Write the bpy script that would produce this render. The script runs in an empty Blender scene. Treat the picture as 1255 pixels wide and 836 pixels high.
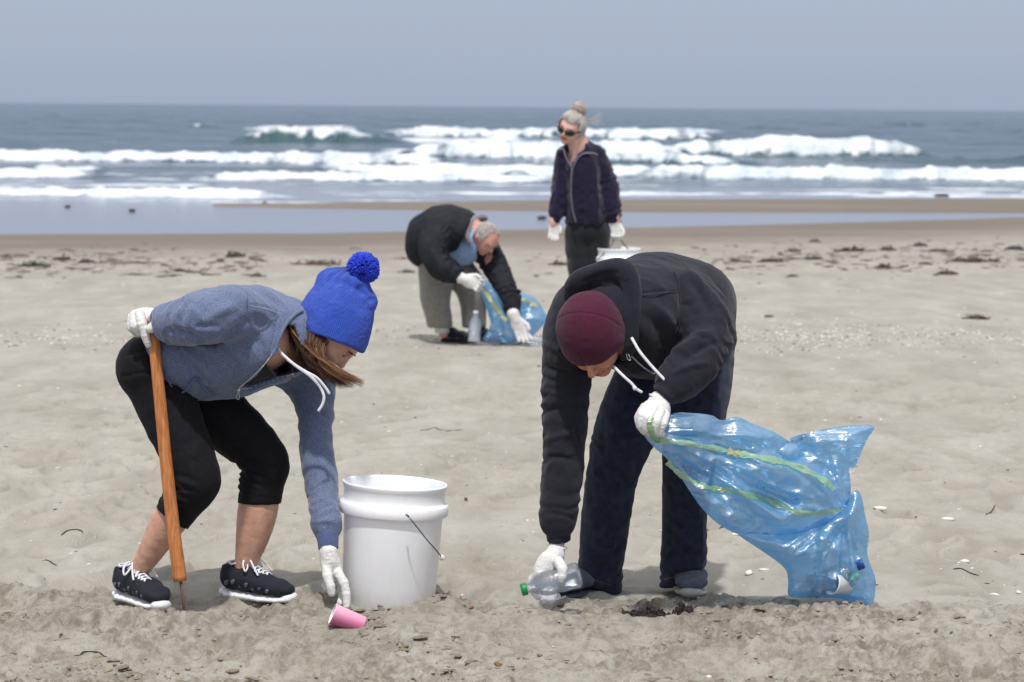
import bpy, math, random
import numpy as np
from mathutils import Matrix, Vector
from mathutils.geometry import delaunay_2d_cdt

# ------------------------------------------------------------------ camera, world, sun, exposure
SC = bpy.context.scene
CAMH, FPX, PITCH, ROLL = 1.45, 3000.0, math.atan(287/3000), 0.0080
fwd = np.array([0, math.cos(PITCH), -math.sin(PITCH)])
r0 = np.array([1.0, 0, 0]); u0 = np.cross(r0, fwd)
rgt = r0*math.cos(ROLL) + u0*math.sin(ROLL)
upv = -r0*math.sin(ROLL) + u0*math.cos(ROLL)
CAM = np.array([0, 0, CAMH])
cd = bpy.data.cameras.new('camera'); cam = bpy.data.objects.new('camera', cd)
SC.collection.objects.link(cam)
M = Matrix(((rgt[0], upv[0], -fwd[0], 0), (rgt[1], upv[1], -fwd[1], 0), (rgt[2], upv[2], -fwd[2], CAMH), (0, 0, 0, 1)))
cam.matrix_world = M
cd.sensor_width = 36; cd.lens = FPX/1255*36
cd.clip_start = 0.1; cd.clip_end = 60000
cd.dof.use_dof = True; cd.dof.focus_distance = 7.05; cd.dof.aperture_fstop = 6.3
SC.camera = cam

SUN_EL, SUN_AZ = 64, -178      # degrees; azimuth of the sun seen from above, 0 = +Y, clockwise; sun stands behind the camera
W = bpy.data.worlds.new('World'); SC.world = W; W.use_nodes = True
nt = W.node_tree; bg = nt.nodes['Background']
sky = nt.nodes.new('ShaderNodeTexSky'); sky.sky_type = 'NISHITA'; sky.sun_disc = False
sky.sun_elevation = math.radians(SUN_EL); sky.sun_rotation = math.radians(SUN_AZ)
sky.dust_density = 2.0; sky.air_density = 1.0; sky.ozone_density = 2.0
mx = nt.nodes.new('ShaderNodeMixRGB'); mx.inputs[0].default_value = 0.80
tc = nt.nodes.new('ShaderNodeTexCoord'); sx = nt.nodes.new('ShaderNodeSeparateXYZ'); nt.links.new(tc.outputs['Generated'], sx.inputs[0])
mr = nt.nodes.new('ShaderNodeMapRange'); mr.inputs['From Min'].default_value = 0.10; mr.inputs['From Max'].default_value = 0.8; nt.links.new(sx.outputs['Z'], mr.inputs['Value'])
cl = nt.nodes.new('ShaderNodeMixRGB'); cl.inputs[1].default_value = (2.95, 3.47, 4.58, 1); cl.inputs[2].default_value = (7.6, 7.5, 7.5, 1)
nt.links.new(mr.outputs[0], cl.inputs[0]); nt.links.new(cl.outputs[0], mx.inputs[2])   # thin high cloud: blue-grey haze low down, whiter overhead
nt.links.new(sky.outputs[0], mx.inputs[1]); nt.links.new(mx.outputs[0], bg.inputs[0])
bg.inputs[1].default_value = 0.14
sl = bpy.data.lights.new('sun', 'SUN'); sl.energy = 3.1; sl.angle = math.radians(2.0); sl.color = (1, 0.965, 0.92)
so = bpy.data.objects.new('sun', sl); SC.collection.objects.link(so)
az = math.radians(SUN_AZ); el = math.radians(SUN_EL)
sdir = Vector((math.sin(az)*math.cos(el), math.cos(az)*math.cos(el), math.sin(el)))
so.rotation_euler = sdir.to_track_quat('Z', 'Y').to_euler(); so.location = (0, -3, 8)
SC.view_settings.view_transform = 'Standard'; SC.view_settings.look = 'None'
SC.view_settings.exposure = 0.0; SC.view_settings.gamma = 1
SC.cycles.transparent_max_bounces = 16; SC.cycles.max_bounces = 10

# ------------------------------------------------------------------ geometry helpers
S = 430.0                                            # photo pixels per metre at the foreground people

def P(X, Y, d):                                      # the point at distance d (world y) seen at photo pixel X, Y
    v = fwd + rgt*(X-627.5)/FPX + upv*(418-Y)/FPX
    return CAM + v*(d/v[1])

def PX(v):                                           # world points -> photo pixels
    q = v - CAM
    z = q@fwd
    return 627.5 + FPX*(q@rgt)/z, 418 - FPX*(q@upv)/z

rng = np.random.RandomState(7)
random.seed(7)

def _h(ix, iy, iz, s):
    n = (ix*374761393 + iy*668265263 + iz*2147483647 + s*1274126177) & 0xffffffff
    n = ((n ^ (n >> 13))*1103515245) & 0xffffffff
    n = (n ^ (n >> 16)) & 0xffffffff
    return (n % 65536)/32767.5 - 1

def vn(p, s=0):                                      # value noise, -1..1
    i = np.floor(p).astype(np.int64); f = p - i
    f = f*f*f*(f*(f*6-15)+10)
    r = 0
    for a in (0, 1):
        wx = f[:, 0] if a else 1-f[:, 0]
        for b in (0, 1):
            wy = f[:, 1] if b else 1-f[:, 1]
            for c in (0, 1):
                wz = f[:, 2] if c else 1-f[:, 2]
                r = r + wx*wy*wz*_h(i[:, 0]+a, i[:, 1]+b, i[:, 2]+c, s)
    return r

def _h2(ix, iy, s):
    n = (ix*374761393 + iy*668265263 + s*1274126177) & 0xffffffff
    n = ((n ^ (n >> 13))*1103515245) & 0xffffffff
    n = (n ^ (n >> 16)) & 0xffffffff
    return (n % 65536)/32767.5 - 1

def vn2(x, y, s=0):
    ix = np.floor(x).astype(np.int64); iy = np.floor(y).astype(np.int64)
    fx = x-ix; fy = y-iy
    fx = fx*fx*fx*(fx*(fx*6-15)+10); fy = fy*fy*fy*(fy*(fy*6-15)+10)
    a = _h2(ix, iy, s); b = _h2(ix+1, iy, s); c = _h2(ix, iy+1, s); d = _h2(ix+1, iy+1, s)
    return (a*(1-fx)+b*fx)*(1-fy) + (c*(1-fx)+d*fx)*fy

def fbm(p, o=3, s=0):
    r = 0; a = 1; t = 0
    for k in range(o):
        r = r + a*vn(p*(2**k)+k*17.3, s+k); t += a; a *= .5
    return r/t

def sst(a, b, x):
    t = np.clip((x-a)/(b-a), 0, 1); return t*t*(3-2*t)

ROOT = {}
def link(o, parent=None):
    SC.collection.objects.link(o)
    if parent is not None:
        o.parent = parent; ROOT[o.name] = ROOT[parent.name]
    return o

def thing(name, label, cat, loc, group=None):
    o = bpy.data.objects.new(name, None); SC.collection.objects.link(o)
    o.location = tuple(loc); o.empty_display_size = .1
    o['label'] = label; o['category'] = cat
    if group: o['group'] = group
    ROOT[o.name] = np.array(loc, float)
    return o

def tagm(o, label, cat, group=None):
    o['label'] = label; o['category'] = cat
    if group: o['group'] = group
    return o

def mesh(name, V, F, mat, parent=None, smooth=True, attr=None, label=None, origin=None, midx=None):
    """V world coordinates; F quad/tri array or list"""
    V = np.asarray(V, float)
    if parent is not None: org = ROOT[parent.name]
    elif origin is not None: org = np.asarray(origin, float)
    else: org = np.zeros(3)
    me = bpy.data.meshes.new(name)
    if isinstance(F, np.ndarray):
        n, k = F.shape
        me.vertices.add(len(V)); me.vertices.foreach_set('co', (V-org).astype(np.float32).ravel())
        me.loops.add(n*k); me.loops.foreach_set('vertex_index', F.astype(np.int32).ravel())
        me.polygons.add(n); me.polygons.foreach_set('loop_start', np.arange(0, n*k, k, dtype=np.int32))
        me.update(calc_edges=True)
    else:
        me.from_pydata([tuple(v) for v in (V-org)], [], [tuple(int(i) for i in f) for f in F])
    me.polygons.foreach_set('use_smooth', np.full(len(me.polygons), smooth))
    if attr:
        for k, a in attr.items():
            t = me.attributes.new(k, 'FLOAT', 'POINT'); t.data.foreach_set('value', np.asarray(a, np.float32))
    for m in (mat if isinstance(mat, (list, tuple)) else [mat]): me.materials.append(m)
    if midx is not None: me.polygons.foreach_set('material_index', np.asarray(midx, np.int32))
    me.validate(); me.update()
    o = bpy.data.objects.new(name, me)
    if parent is None:
        SC.collection.objects.link(o); o.location = tuple(org); ROOT[o.name] = org
    else: link(o, parent)
    if label: o['label'] = label
    return o

class MB:                                            # collects shapes into one mesh
    def __init__(s): s.V = []; s.F = []; s.n = 0; s.A = []
    def add(s, V, F, a=0.0):
        s.V.append(np.asarray(V, float)); s.F += [tuple(i+s.n for i in f) for f in F]
        s.A.append(np.full(len(V), a) if np.isscalar(a) else np.asarray(a)); s.n += len(V)
    def tube(s, pts, rad, n=8, a=0.0, cap=True, flat=1.0, fdir=None):
        pts = [np.asarray(p, float) for p in pts]; m = len(pts)
        rad = [rad]*m if np.isscalar(rad) else rad
        V = []; F = []; pr = None
        for i in range(m):
            t = pts[min(i+1, m-1)]-pts[max(i-1, 0)]; t = t/(np.linalg.norm(t)+1e-12)
            if pr is None:
                q = np.array(fdir, float) if fdir is not None else (np.array([0, 0, 1.]) if abs(t[2]) < .9 else np.array([1., 0, 0]))
            else: q = pr
            q = q-t*(q@t); q /= np.linalg.norm(q)+1e-12; pr = q; b = np.cross(t, q)
            for k in range(n):
                an = 2*math.pi*k/n
                V.append(pts[i]+rad[i]*(q*math.cos(an)*flat+b*math.sin(an)))
        for i in range(m-1):
            for k in range(n):
                k2 = (k+1) % n
                F.append((i*n+k, i*n+k2, (i+1)*n+k2, (i+1)*n+k))
        if cap: F += [tuple(range(n))[::-1], tuple((m-1)*n+k for k in range(n))]
        s.add(V, F, a)
    def lathe(s, prof, org, ax=(0, 0, 1), n=48, a=0.0, f=None):
        ax = np.asarray(ax, float); ax /= np.linalg.norm(ax)
        q = np.array([1., 0, 0]) if abs(ax[0]) < .9 else np.array([0, 1., 0]); q = q-ax*(q@ax); q /= np.linalg.norm(q); b = np.cross(ax, q)
        V = []; F = []; m = len(prof)
        for (r, z) in prof:
            for k in range(n):
                an = 2*math.pi*k/n; rr = r*(f(an, z) if f else 1)
                V.append(np.asarray(org)+ax*z+rr*(q*math.cos(an)+b*math.sin(an)))
        for i in range(m-1):
            for k in range(n):
                k2 = (k+1) % n; F.append((i*n+k, i*n+k2, (i+1)*n+k2, (i+1)*n+k))
        s.add(V, F, a)
    def rock(s, c, r, seed=0, sc=(1, 1, 1), a=0.0):
        g = [(-1, 0, 0), (1, 0, 0), (0, -1, 0), (0, 1, 0), (0, 0, -1), (0, 0, 1)]
        V = list(np.array(g, float)*r)
        T = [(0, 2, 5), (2, 1, 5), (1, 3, 5), (3, 0, 5), (2, 0, 4), (1, 2, 4), (3, 1, 4), (0, 3, 4)]
        T2 = []; E = {}
        def mid(i, j):
            k = (min(i, j), max(i, j))
            if k not in E:
                v = V[i]+V[j]; V.append(v/np.linalg.norm(v)*r); E[k] = len(V)-1
            return E[k]
        for (i, j, k) in T:
            x, y, z = mid(i, j), mid(j, k), mid(k, i)
            T2 += [(i, x, z), (x, j, y), (z, y, k), (x, y, z)]
        rr = np.random.RandomState(seed)
        V = np.array(V)*(0.75+.5*rr.rand(len(V), 1))*np.array(sc)
        an = rr.rand()*6.28; R = np.array([[math.cos(an), -math.sin(an), 0], [math.sin(an), math.cos(an), 0], [0, 0, 1]])
        s.add(V@R.T+np.asarray(c), T2, a)
    def build(s, name, mat, parent=None, smooth=True, attr=None, **k):
        A = {attr: np.concatenate(s.A)} if attr else None
        return mesh(name, np.concatenate(s.V), s.F, mat, parent, smooth, A, **k)

def spl(pts, n=8):                                   # Catmull-Rom through points of any dimension
    p = [np.asarray(q, float) for q in pts]; p = [2*p[0]-p[1]]+p+[2*p[-1]-p[-2]]; out = []
    for i in range(1, len(p)-2):
        a, b, c, d = p[i-1:i+3]
        for k in range(n):
            t = k/n
            out.append(.5*((2*b)+(c-a)*t+(2*a-5*b+4*c-d)*t*t+(3*b-a-3*c+d)*t**3))
    out.append(p[-2]); return out

# ------------------------------------------------------------------ signed distance fields, turned into one continuous mesh
class SDF:
    def __init__(s, lo, hi, h):
        lo, hi = np.minimum(lo, hi), np.maximum(lo, hi); s.lo = np.array(lo, float); s.h = h
        s.n = np.ceil((np.array(hi)-s.lo)/h).astype(int)+1
        s.a = np.full(s.n, 1.0, np.float32)
        s.ax = [(s.lo[i]+h*np.arange(s.n[i])).astype(np.float32) for i in range(3)]
    def like(s):
        g = SDF.__new__(SDF); g.lo, g.h, g.n, g.ax = s.lo, s.h, s.n, s.ax; g.a = np.full(s.n, 1.0, np.float32); return g
    def box(s, lo, hi):
        i0 = np.clip(np.floor((np.array(lo)-s.lo)/s.h).astype(int), 0, s.n); i1 = np.clip(np.ceil((np.array(hi)-s.lo)/s.h).astype(int)+1, 0, s.n)
        sl_ = tuple(slice(a, b) for a, b in zip(i0, i1))
        return sl_, s.ax[0][sl_[0]][:, None, None], s.ax[1][sl_[1]][None, :, None], s.ax[2][sl_[2]][None, None, :]
    def comb(s, sl_, d, k, op):
        a = s.a[sl_]
        if a.size == 0: return
        if op == 'sub': d = -d
        if op == 'add':
            if k > 0: hh = np.maximum(k-np.abs(a-d), 0)/k; s.a[sl_] = np.minimum(a, d)-hh*hh*k*.25
            else: s.a[sl_] = np.minimum(a, d)
        else:
            if k > 0: hh = np.maximum(k-np.abs(a-d), 0)/k; s.a[sl_] = np.maximum(a, d)+hh*hh*k*.25
            else: s.a[sl_] = np.maximum(a, d)
    def cone(s, p0, r0, p1, r1, k=.01, op='add'):
        p0 = np.asarray(p0, float); p1 = np.asarray(p1, float); pad = max(r0, r1)+k+3*s.h
        sl_, x, y, z = s.box(np.minimum(p0, p1)-pad, np.maximum(p0, p1)+pad)
        v = p1-p0; L = v@v+1e-12
        dx, dy, dz = x-p0[0], y-p0[1], z-p0[2]
        t = np.clip((dx*v[0]+dy*v[1]+dz*v[2])/L, 0, 1)
        d = np.sqrt((dx-t*v[0])**2+(dy-t*v[1])**2+(dz-t*v[2])**2)-(r0+(r1-r0)*t)
        s.comb(sl_, d.astype(np.float32), k, op)
    def econe(s, p0, a0, b0, p1, a1, b1, side=(0, 1, 0), k=.02, op='add'):
        """tapered limb of elliptic section: half-widths b along `side`, a across it"""
        p0 = np.asarray(p0, float); p1 = np.asarray(p1, float); pad = max(a0, a1, b0, b1)+k+3*s.h
        sl_, x, y, z = s.box(np.minimum(p0, p1)-pad, np.maximum(p0, p1)+pad)
        v = p1-p0; L = np.linalg.norm(v)+1e-9; w = v/L
        sd = np.asarray(side, float); sd = sd-w*(sd@w); sd /= np.linalg.norm(sd)+1e-9; u = np.cross(w, sd)
        dx, dy, dz = x-p0[0], y-p0[1], z-p0[2]
        tt = (dx*w[0]+dy*w[1]+dz*w[2]); t = np.clip(tt/L, 0, 1)
        a = a0+(a1-a0)*t; b = b0+(b1-b0)*t; m = np.minimum(a, b)
        du = (dx*u[0]+dy*u[1]+dz*u[2])/a; ds = (dx*sd[0]+dy*sd[1]+dz*sd[2])/b; dw = (tt-t*L)/m
        q = np.sqrt(du*du+ds*ds+dw*dw)
        q2 = np.sqrt((du/a)**2+(ds/b)**2+(dw/m)**2)+1e-6
        s.comb(sl_, (q*(q-1)/q2).astype(np.float32), k, op)
    def ell(s, c, r, ax=None, k=.01, op='add'):
        """ellipsoid; ax: 3 rows of axes"""
        c = np.asarray(c, float); r = np.asarray(r, float); pad = max(r)+k+3*s.h
        sl_, x, y, z = s.box(c-pad, c+pad); A = np.eye(3) if ax is None else np.asarray(ax, float)
        dx, dy, dz = x-c[0], y-c[1], z-c[2]
        q = 0; q2 = 0
        for i in range(3):
            e = (dx*A[i, 0]+dy*A[i, 1]+dz*A[i, 2])/r[i]; q = q+e*e; q2 = q2+(e/r[i])**2
        q = np.sqrt(q); q2 = np.sqrt(q2)+1e-6
        s.comb(sl_, (q*(q-1)/q2).astype(np.float32), k, op)
    def chain(s, L, k=.015, op='add'):                # [(point, radius)...]
        for (a, ra), (b, rb) in zip(L[:-1], L[1:]): s.cone(a, ra, b, rb, k, op)
    def echain(s, L, side=(0, 1, 0), k=.02, op='add'):
        for (a, ra, rb), (b, sa, sb) in zip(L[:-1], L[1:]): s.econe(a, ra, rb, b, sa, sb, side, k, op)
    def plane(s, p, n, k=0.0, near=None):             # keep the side opposite to n; near=(centre, radius) limits where it cuts
        p = np.asarray(p, float); n = np.asarray(n, float); n /= np.linalg.norm(n)
        lo, hi = (s.lo, s.lo+s.h*s.n) if near is None else (np.asarray(near[0])-near[1], np.asarray(near[0])+near[1])
        sl_, x, y, z = s.box(lo, hi)
        d = ((x-p[0])*n[0]+(y-p[1])*n[1]+(z-p[2])*n[2]).astype(np.float32)
        if near is not None:
            c = near[0]; m = ((x-c[0])**2+(y-c[1])**2+(z-c[2])**2) > near[1]**2
            d = np.where(m, -1, d).astype(np.float32)
        s.comb(sl_, d, k, 'and')
    def poly(s, pts, d0, d1, k=.0):                   # cut away a prism: a polygon (given by photo pixels) between distances d0 and d1
        c = [P(X, Y, (d0+d1)/2) for X, Y in pts]; q = np.array([(v[0], v[2]) for v in c])
        sl_, x, y, z = s.box((q[:, 0].min()-.02, d0, q[:, 1].min()-.02), (q[:, 0].max()+.02, d1, q[:, 1].max()+.02))
        X, Z = np.broadcast_arrays(x[:, 0, :], z[:, 0, :])
        d = polydist(np.stack([X.ravel(), Z.ravel()], 1), q).reshape(X.shape)[:, None, :]
        d = np.maximum(np.broadcast_to(d, s.a[sl_].shape), np.maximum(d0+.005-y, y-d1+.005))
        s.comb(sl_, d.astype(np.float32), k, 'sub')
    def shell(s, t): s.a = np.maximum(s.a, -(s.a+t))
    def get(s, smooth=1):
        a = s.a; ins = a < 0
        c = ins[:-1, :-1, :-1].astype(np.uint8)
        for i in (0, 1):
            for j in (0, 1):
                for k in (0, 1):
                    if i+j+k: c = c+ins[i:ins.shape[0]-1+i, j:ins.shape[1]-1+j, k:ins.shape[2]-1+k]
        I = np.argwhere((c > 0) & (c < 8)); N = len(I)
        idx = np.full(c.shape, -1, np.int32); idx[I[:, 0], I[:, 1], I[:, 2]] = np.arange(N)
        sm = np.zeros((N, 3)); ct = np.zeros(N)
        C = [(0, 0, 0), (1, 0, 0), (0, 1, 0), (1, 1, 0), (0, 0, 1), (1, 0, 1), (0, 1, 1), (1, 1, 1)]
        val = [a[I[:, 0]+q[0], I[:, 1]+q[1], I[:, 2]+q[2]].astype(float) for q in C]
        for i in range(8):
            for j in range(i+1, 8):
                if bin(i ^ j).count('1') != 1: continue
                m = (val[i] < 0) != (val[j] < 0); t = val[i]/(val[i]-val[j]+1e-20)
                e = np.array(C[i])+t[:, None]*(np.array(C[j])-np.array(C[i]))
                sm[m] += e[m]; ct[m] += 1
        V = s.lo+s.h*(I+sm/ct[:, None])
        Q = []
        for axn in range(3):
            A = np.moveaxis(ins, axn, 0); X = np.moveaxis(idx, axn, 0)
            e = A[:-1] != A[1:]; e = e[:, 1:-1, 1:-1]
            K = np.argwhere(e); i, j, k = K[:, 0], K[:, 1]+1, K[:, 2]+1
            q = np.stack([X[i, j-1, k-1], X[i, j, k-1], X[i, j, k], X[i, j-1, k]], 1)
            fl = A[i, j, k]
            if axn == 1: fl = ~fl
            q[~fl] = q[~fl][:, ::-1]; Q.append(q)
        Q = np.concatenate(Q); Q = Q[(Q >= 0).all(1)]
        return smoothv(V, Q, smooth), Q

def polydist(p, q):                                  # signed distance of points p to polygon q (negative inside)
    n = len(q); d = np.full(len(p), 1e9); ins = np.zeros(len(p), bool)
    for i in range(n):
        a = q[i]; b = q[(i+1) % n]; e = b-a
        t = np.clip(((p-a)@e)/(e@e+1e-12), 0, 1); d = np.minimum(d, np.linalg.norm(p-a-t[:, None]*e, axis=1))
        c = (a[1] > p[:, 1]) != (b[1] > p[:, 1])
        with np.errstate(divide='ignore', invalid='ignore'):
            xx = a[0]+(p[:, 1]-a[1])*(b[0]-a[0])/(b[1]-a[1])
        ins ^= c & (p[:, 0] < xx)
    return np.where(ins, -d, d)

def smoothv(V, Q, it):
    if it <= 0: return V
    k = Q.shape[1]
    for _ in range(it):
        acc = np.zeros_like(V); ct = np.zeros(len(V))
        for i in range(k):
            a, b = Q[:, i], Q[:, (i+1) % k]
            for j in range(3): acc[:, j] += np.bincount(a, V[b, j], len(V))+np.bincount(b, V[a, j], len(V))
            ct += np.bincount(a, minlength=len(V))+np.bincount(b, minlength=len(V))
        V = V*.4+.6*acc/np.maximum(ct, 1)[:, None]
    return V

def front(o, par=None):                               # distance of a garment's near surface at a photo pixel
    V = np.empty(len(o.data.vertices)*3, np.float32); o.data.vertices.foreach_get('co', V); V = V.reshape(-1, 3)+ROOT[o.name]
    X, Y = PX(V)
    def q(x, y, r=4.5):
        m = (np.abs(X-x) < r) & (np.abs(Y-y) < r)
        return V[m, 1].min() if m.any() else V[np.argmin((X-x)**2+(Y-y)**2), 1]
    return q

def norms(V, Q):
    n = np.cross(V[Q[:, 2]]-V[Q[:, 0]], V[Q[:, 3]]-V[Q[:, 1]]); N = np.zeros_like(V)
    for i in range(4):
        for j in range(3): N[:, j] += np.bincount(Q[:, i], n[:, j], len(V))
    return N/(np.linalg.norm(N, axis=1)[:, None]+1e-12)

def drape(V, f, amp, along=(0, 0, 1), st=4, s=0):    # soft cloth relief; folds run along `along`
    al = np.asarray(along, float); al /= np.linalg.norm(al)
    q = V-(1-1/st)*np.outer(V@al, al)
    w = np.stack([fbm(V*6, 2, s+50+i) for i in range(3)], 1)*.035
    n1 = vn((q+w)*f, s); n2 = vn((q+w)*f*2.1+9, s+1)
    return amp*((1-np.abs(n1)*2.2)*.7+(1-np.abs(n2)*2.2)*.3)

def rings(V, a, b, t0, t1, n, amp, s=0):             # folds running round a limb from a to b
    a = np.asarray(a); v = np.asarray(b)-a; L = v@v; t = ((V-a)@v)/L
    r = np.linalg.norm(V-a-np.clip(t, 0, 1)[:, None]*v, axis=1)
    m = sst(t0-.08, t0+.05, t)*(1-sst(t1-.05, t1+.08, t))*(1-sst(.09, .12, r))
    nn = fbm(V*14, 2, s)
    ph = t*n+1.1*nn
    return amp*m*(.6+.7*vn(V*11, s+3))*(np.abs(((ph) % 1)-.5)*4-1)

def folds(V, N, L, front=0.1):                       # single folds: (X0,Y0,X1,Y1,width px,height mm)
    X, Y = PX(V); D = np.zeros(len(V)); f = sst(-front, front+.3, -(N@np.array([0, 1., -.1])))
    for (x0, y0, x1, y1, w, am) in L:
        ex, ey = x1-x0, y1-y0; l2 = ex*ex+ey*ey
        t = ((X-x0)*ex+(Y-y0)*ey)/l2; tc = np.clip(t, 0, 1)
        bow = 0.06*math.sqrt(l2)*np.sin(tc*3.14)
        dd = ((X-x0)*ey-(Y-y0)*ex)/math.sqrt(l2)-bow
        en = np.maximum(np.abs(t-.5)-.5, 0)*math.sqrt(l2)
        m = np.exp(-(np.hypot(dd, en*2)/w)**2)*(0.45+.55*np.sin(np.clip(t, 0, 1)*3.14159))
        D += am/1000*m*f
    return D
# ------------------------------------------------------------------ materials
def srgb(r, g, b):
    f = lambda c: (c/255/12.92) if c <= 10 else ((c/255+.055)/1.055)**2.4
    return (f(r), f(g), f(b), 1)

class N:
    def __init__(s, name):
        s.m = bpy.data.materials.new(name); s.m.use_nodes = True; s.t = s.m.node_tree
        s.b = s.t.nodes['Principled BSDF']; s.out = s.t.nodes['Material Output']
    def n(s, ty, **k):
        x = s.t.nodes.new(ty)
        for a, v in k.items():
            if a.startswith('i_'): x.inputs[a[2:].replace('_', ' ')].default_value = v
            else: setattr(x, a, v)
        return x
    def l(s, a, b): s.t.links.new(a, b)
    def coord(s, scale=(1, 1, 1)):
        g = s.n('ShaderNodeNewGeometry'); m = s.n('ShaderNodeMapping'); m.inputs['Scale'].default_value = scale
        s.l(g.outputs['Position'], m.inputs['Vector']); return m.outputs[0]
    def noise(s, sc, vec=None, det=4, rough=.55, dist=0):
        x = s.n('ShaderNodeTexNoise'); x.inputs['Scale'].default_value = sc; x.inputs['Detail'].default_value = det
        x.inputs['Roughness'].default_value = rough; x.inputs['Distortion'].default_value = dist
        s.l(vec if vec is not None else s.coord(), x.inputs['Vector']); return x.outputs['Fac']
    def ramp(s, f, st):
        x = s.n('ShaderNodeValToRGB'); e = x.color_ramp.elements
        while len(e) < len(st): e.new(.5)
        for i, (p, c) in enumerate(st): e[i].position = p; e[i].color = c
        s.l(f, x.inputs[0]); return x.outputs[0]
    def mix(s, f, a, b, bt='MIX'):
        x = s.n('ShaderNodeMixRGB', blend_type=bt)
        for i, v in enumerate((f, a, b)):
            if isinstance(v, (int, float)): x.inputs[i].default_value = v
            elif isinstance(v, tuple): x.inputs[i].default_value = v
            else: s.l(v, x.inputs[i])
        return x.outputs[0]
    def math(s, op, a, b=0.0):
        x = s.n('ShaderNodeMath', operation=op)
        for i, v in enumerate((a, b)):
            if isinstance(v, (int, float)): x.inputs[i].default_value = v
            else: s.l(v, x.inputs[i])
        return x.outputs[0]
    def bump(s, h, dist, strength=1.0, prev=None):
        x = s.n('ShaderNodeBump'); x.inputs['Distance'].default_value = dist; x.inputs['Strength'].default_value = strength
        s.l(h, x.inputs['Height'])
        if prev is not None: s.l(prev, x.inputs['Normal'])
        return x.outputs[0]
    def attr(s, a): return s.n('ShaderNodeAttribute', attribute_name=a).outputs['Fac']
    def set(s, col=None, rough=None, nrm=None, **k):
        if col is not None:
            if isinstance(col, tuple): s.b.inputs['Base Color'].default_value = col
            else: s.l(col, s.b.inputs['Base Color'])
        if rough is not None:
            if isinstance(rough, (int, float)): s.b.inputs['Roughness'].default_value = rough
            else: s.l(rough, s.b.inputs['Roughness'])
        if nrm is not None: s.l(nrm, s.b.inputs['Normal'])
        for a, v in k.items(): s.b.inputs[a.replace('_', ' ')].default_value = v
        return s.m

def cloth(name, c1, c2, sc=900, rough=.9, bumpd=.0006, sheen=.25, mott=60, weave=None, spec=.2):
    x = N(name)
    f = x.noise(sc, det=3, rough=.7); g = x.noise(mott, det=5)
    col = x.mix(x.math('MULTIPLY', x.math('ADD', f, g), .5), c1, c2)
    col2 = x.ramp(x.math('MULTIPLY', x.math('ADD', f, g), .5), [(.38, c1), (.62, c2)])
    h = x.math('ADD', f, x.math('MULTIPLY', g, .5))
    return x.set(col2, rough, x.bump(h, bumpd), Sheen_Weight=sheen, Sheen_Roughness=.5, Specular_IOR_Level=spec)

def plain(name, c, rough=.6, metal=0, bs=None, bd=.0005, spec=.5, **k):
    x = N(name); nr = None; col = c
    f = x.noise(bs or 40, det=4)
    col = x.ramp(f, [(.3, tuple(v*.84 for v in c[:3])+(1,)), (.7, c)])
    if bs: nr = x.bump(f, bd)
    return x.set(col, rough, nr, Metallic=metal, Specular_IOR_Level=spec, **k)

MT = {}
MT['hood_blue'] = cloth('heather_blue_jersey', srgb(74, 86, 114), srgb(114, 126, 154), 520, mott=260, bumpd=.0004, sheen=.3)
MT['rib_blue'] = cloth('heather_blue_rib', srgb(66, 80, 116), srgb(92, 107, 142), 800, mott=300)
MT['legging'] = cloth('black_stretch', srgb(15, 15, 19), srgb(26, 26, 31), 1200, .8, .0002, .03, 90, spec=.15)
MT['hood_black'] = cloth('black_fleece', srgb(25, 25, 33), srgb(42, 42, 53), 700, mott=300, bumpd=.0007, sheen=.12)
MT['jeans'] = cloth('dark_denim', srgb(24, 27, 40), srgb(48, 53, 72), 900, .85, .0008, .12, 38)
MT['maroon'] = cloth('maroon_fleece', srgb(62, 20, 42), srgb(80, 30, 54), 900, mott=400, bumpd=.0007, sheen=.12)
MT['black_top'] = cloth('black_cotton', srgb(18, 18, 20), srgb(26, 26, 29))
MT['far_jacket'] = cloth('black_nylon', srgb(24, 26, 31), srgb(38, 41, 48), 300, .75, .001, 0, 30, spec=.2)
MT['far_blue'] = cloth('light_blue_cotton', srgb(120, 150, 190), srgb(150, 178, 212), 300)
MT['khaki'] = cloth('khaki_twill', srgb(116, 111, 104), srgb(142, 137, 130), 300)
MT['grey_felt'] = cloth('grey_felt', srgb(110, 110, 115), srgb(140, 140, 146), 300)
MT['velour'] = cloth('navy_velour', srgb(16, 12, 34), srgb(34, 27, 56), 160, mott=70, bumpd=.002, sheen=.2)
MT['far_trouser'] = cloth('charcoal_twill', srgb(20, 22, 28), srgb(34, 36, 43), 300)
MT['cord'] = cloth('white_cord', srgb(205, 206, 214), srgb(235, 235, 240), 1500, sheen=0)
MT['canvas'] = cloth('grey_canvas', srgb(76, 79, 88), srgb(100, 103, 112), 1100, sheen=0)
MT['sock'] = cloth('white_sock', srgb(190, 190, 200), srgb(225, 225, 232), 600)
MT['lining'] = plain('pale_lining', srgb(214, 212, 224), .8)
MT['dull_zip'] = plain('dull_zip', srgb(120, 120, 130), .5, .3)
MT['metal'] = plain('zip_metal', srgb(190, 190, 192), .3, .9, 900, .0004)
MT['wire'] = plain('steel_wire', srgb(95, 98, 108), .35, .8)
MT['rust'] = plain('rusted_spike', srgb(112, 88, 74), .65, .4, 300, .0008)
MT['white_rubber'] = plain('white_rubber', srgb(232, 232, 234), .6, 0, 120, .0006)
MT['dirty_rubber'] = plain('dirty_rubber', srgb(176, 170, 160), .8, 0, 60, .001)
MT['black_rubber'] = plain('black_rubber', srgb(26, 26, 28), .7)
MT['grey_overlay'] = plain('grey_overlay', srgb(96, 100, 110), .45)
MT['glove'] = plain('white_latex', srgb(226, 225, 222), .55, 0, 160, .0004, spec=.35, Subsurface_Weight=.15, Subsurface_Scale=.004)
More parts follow.
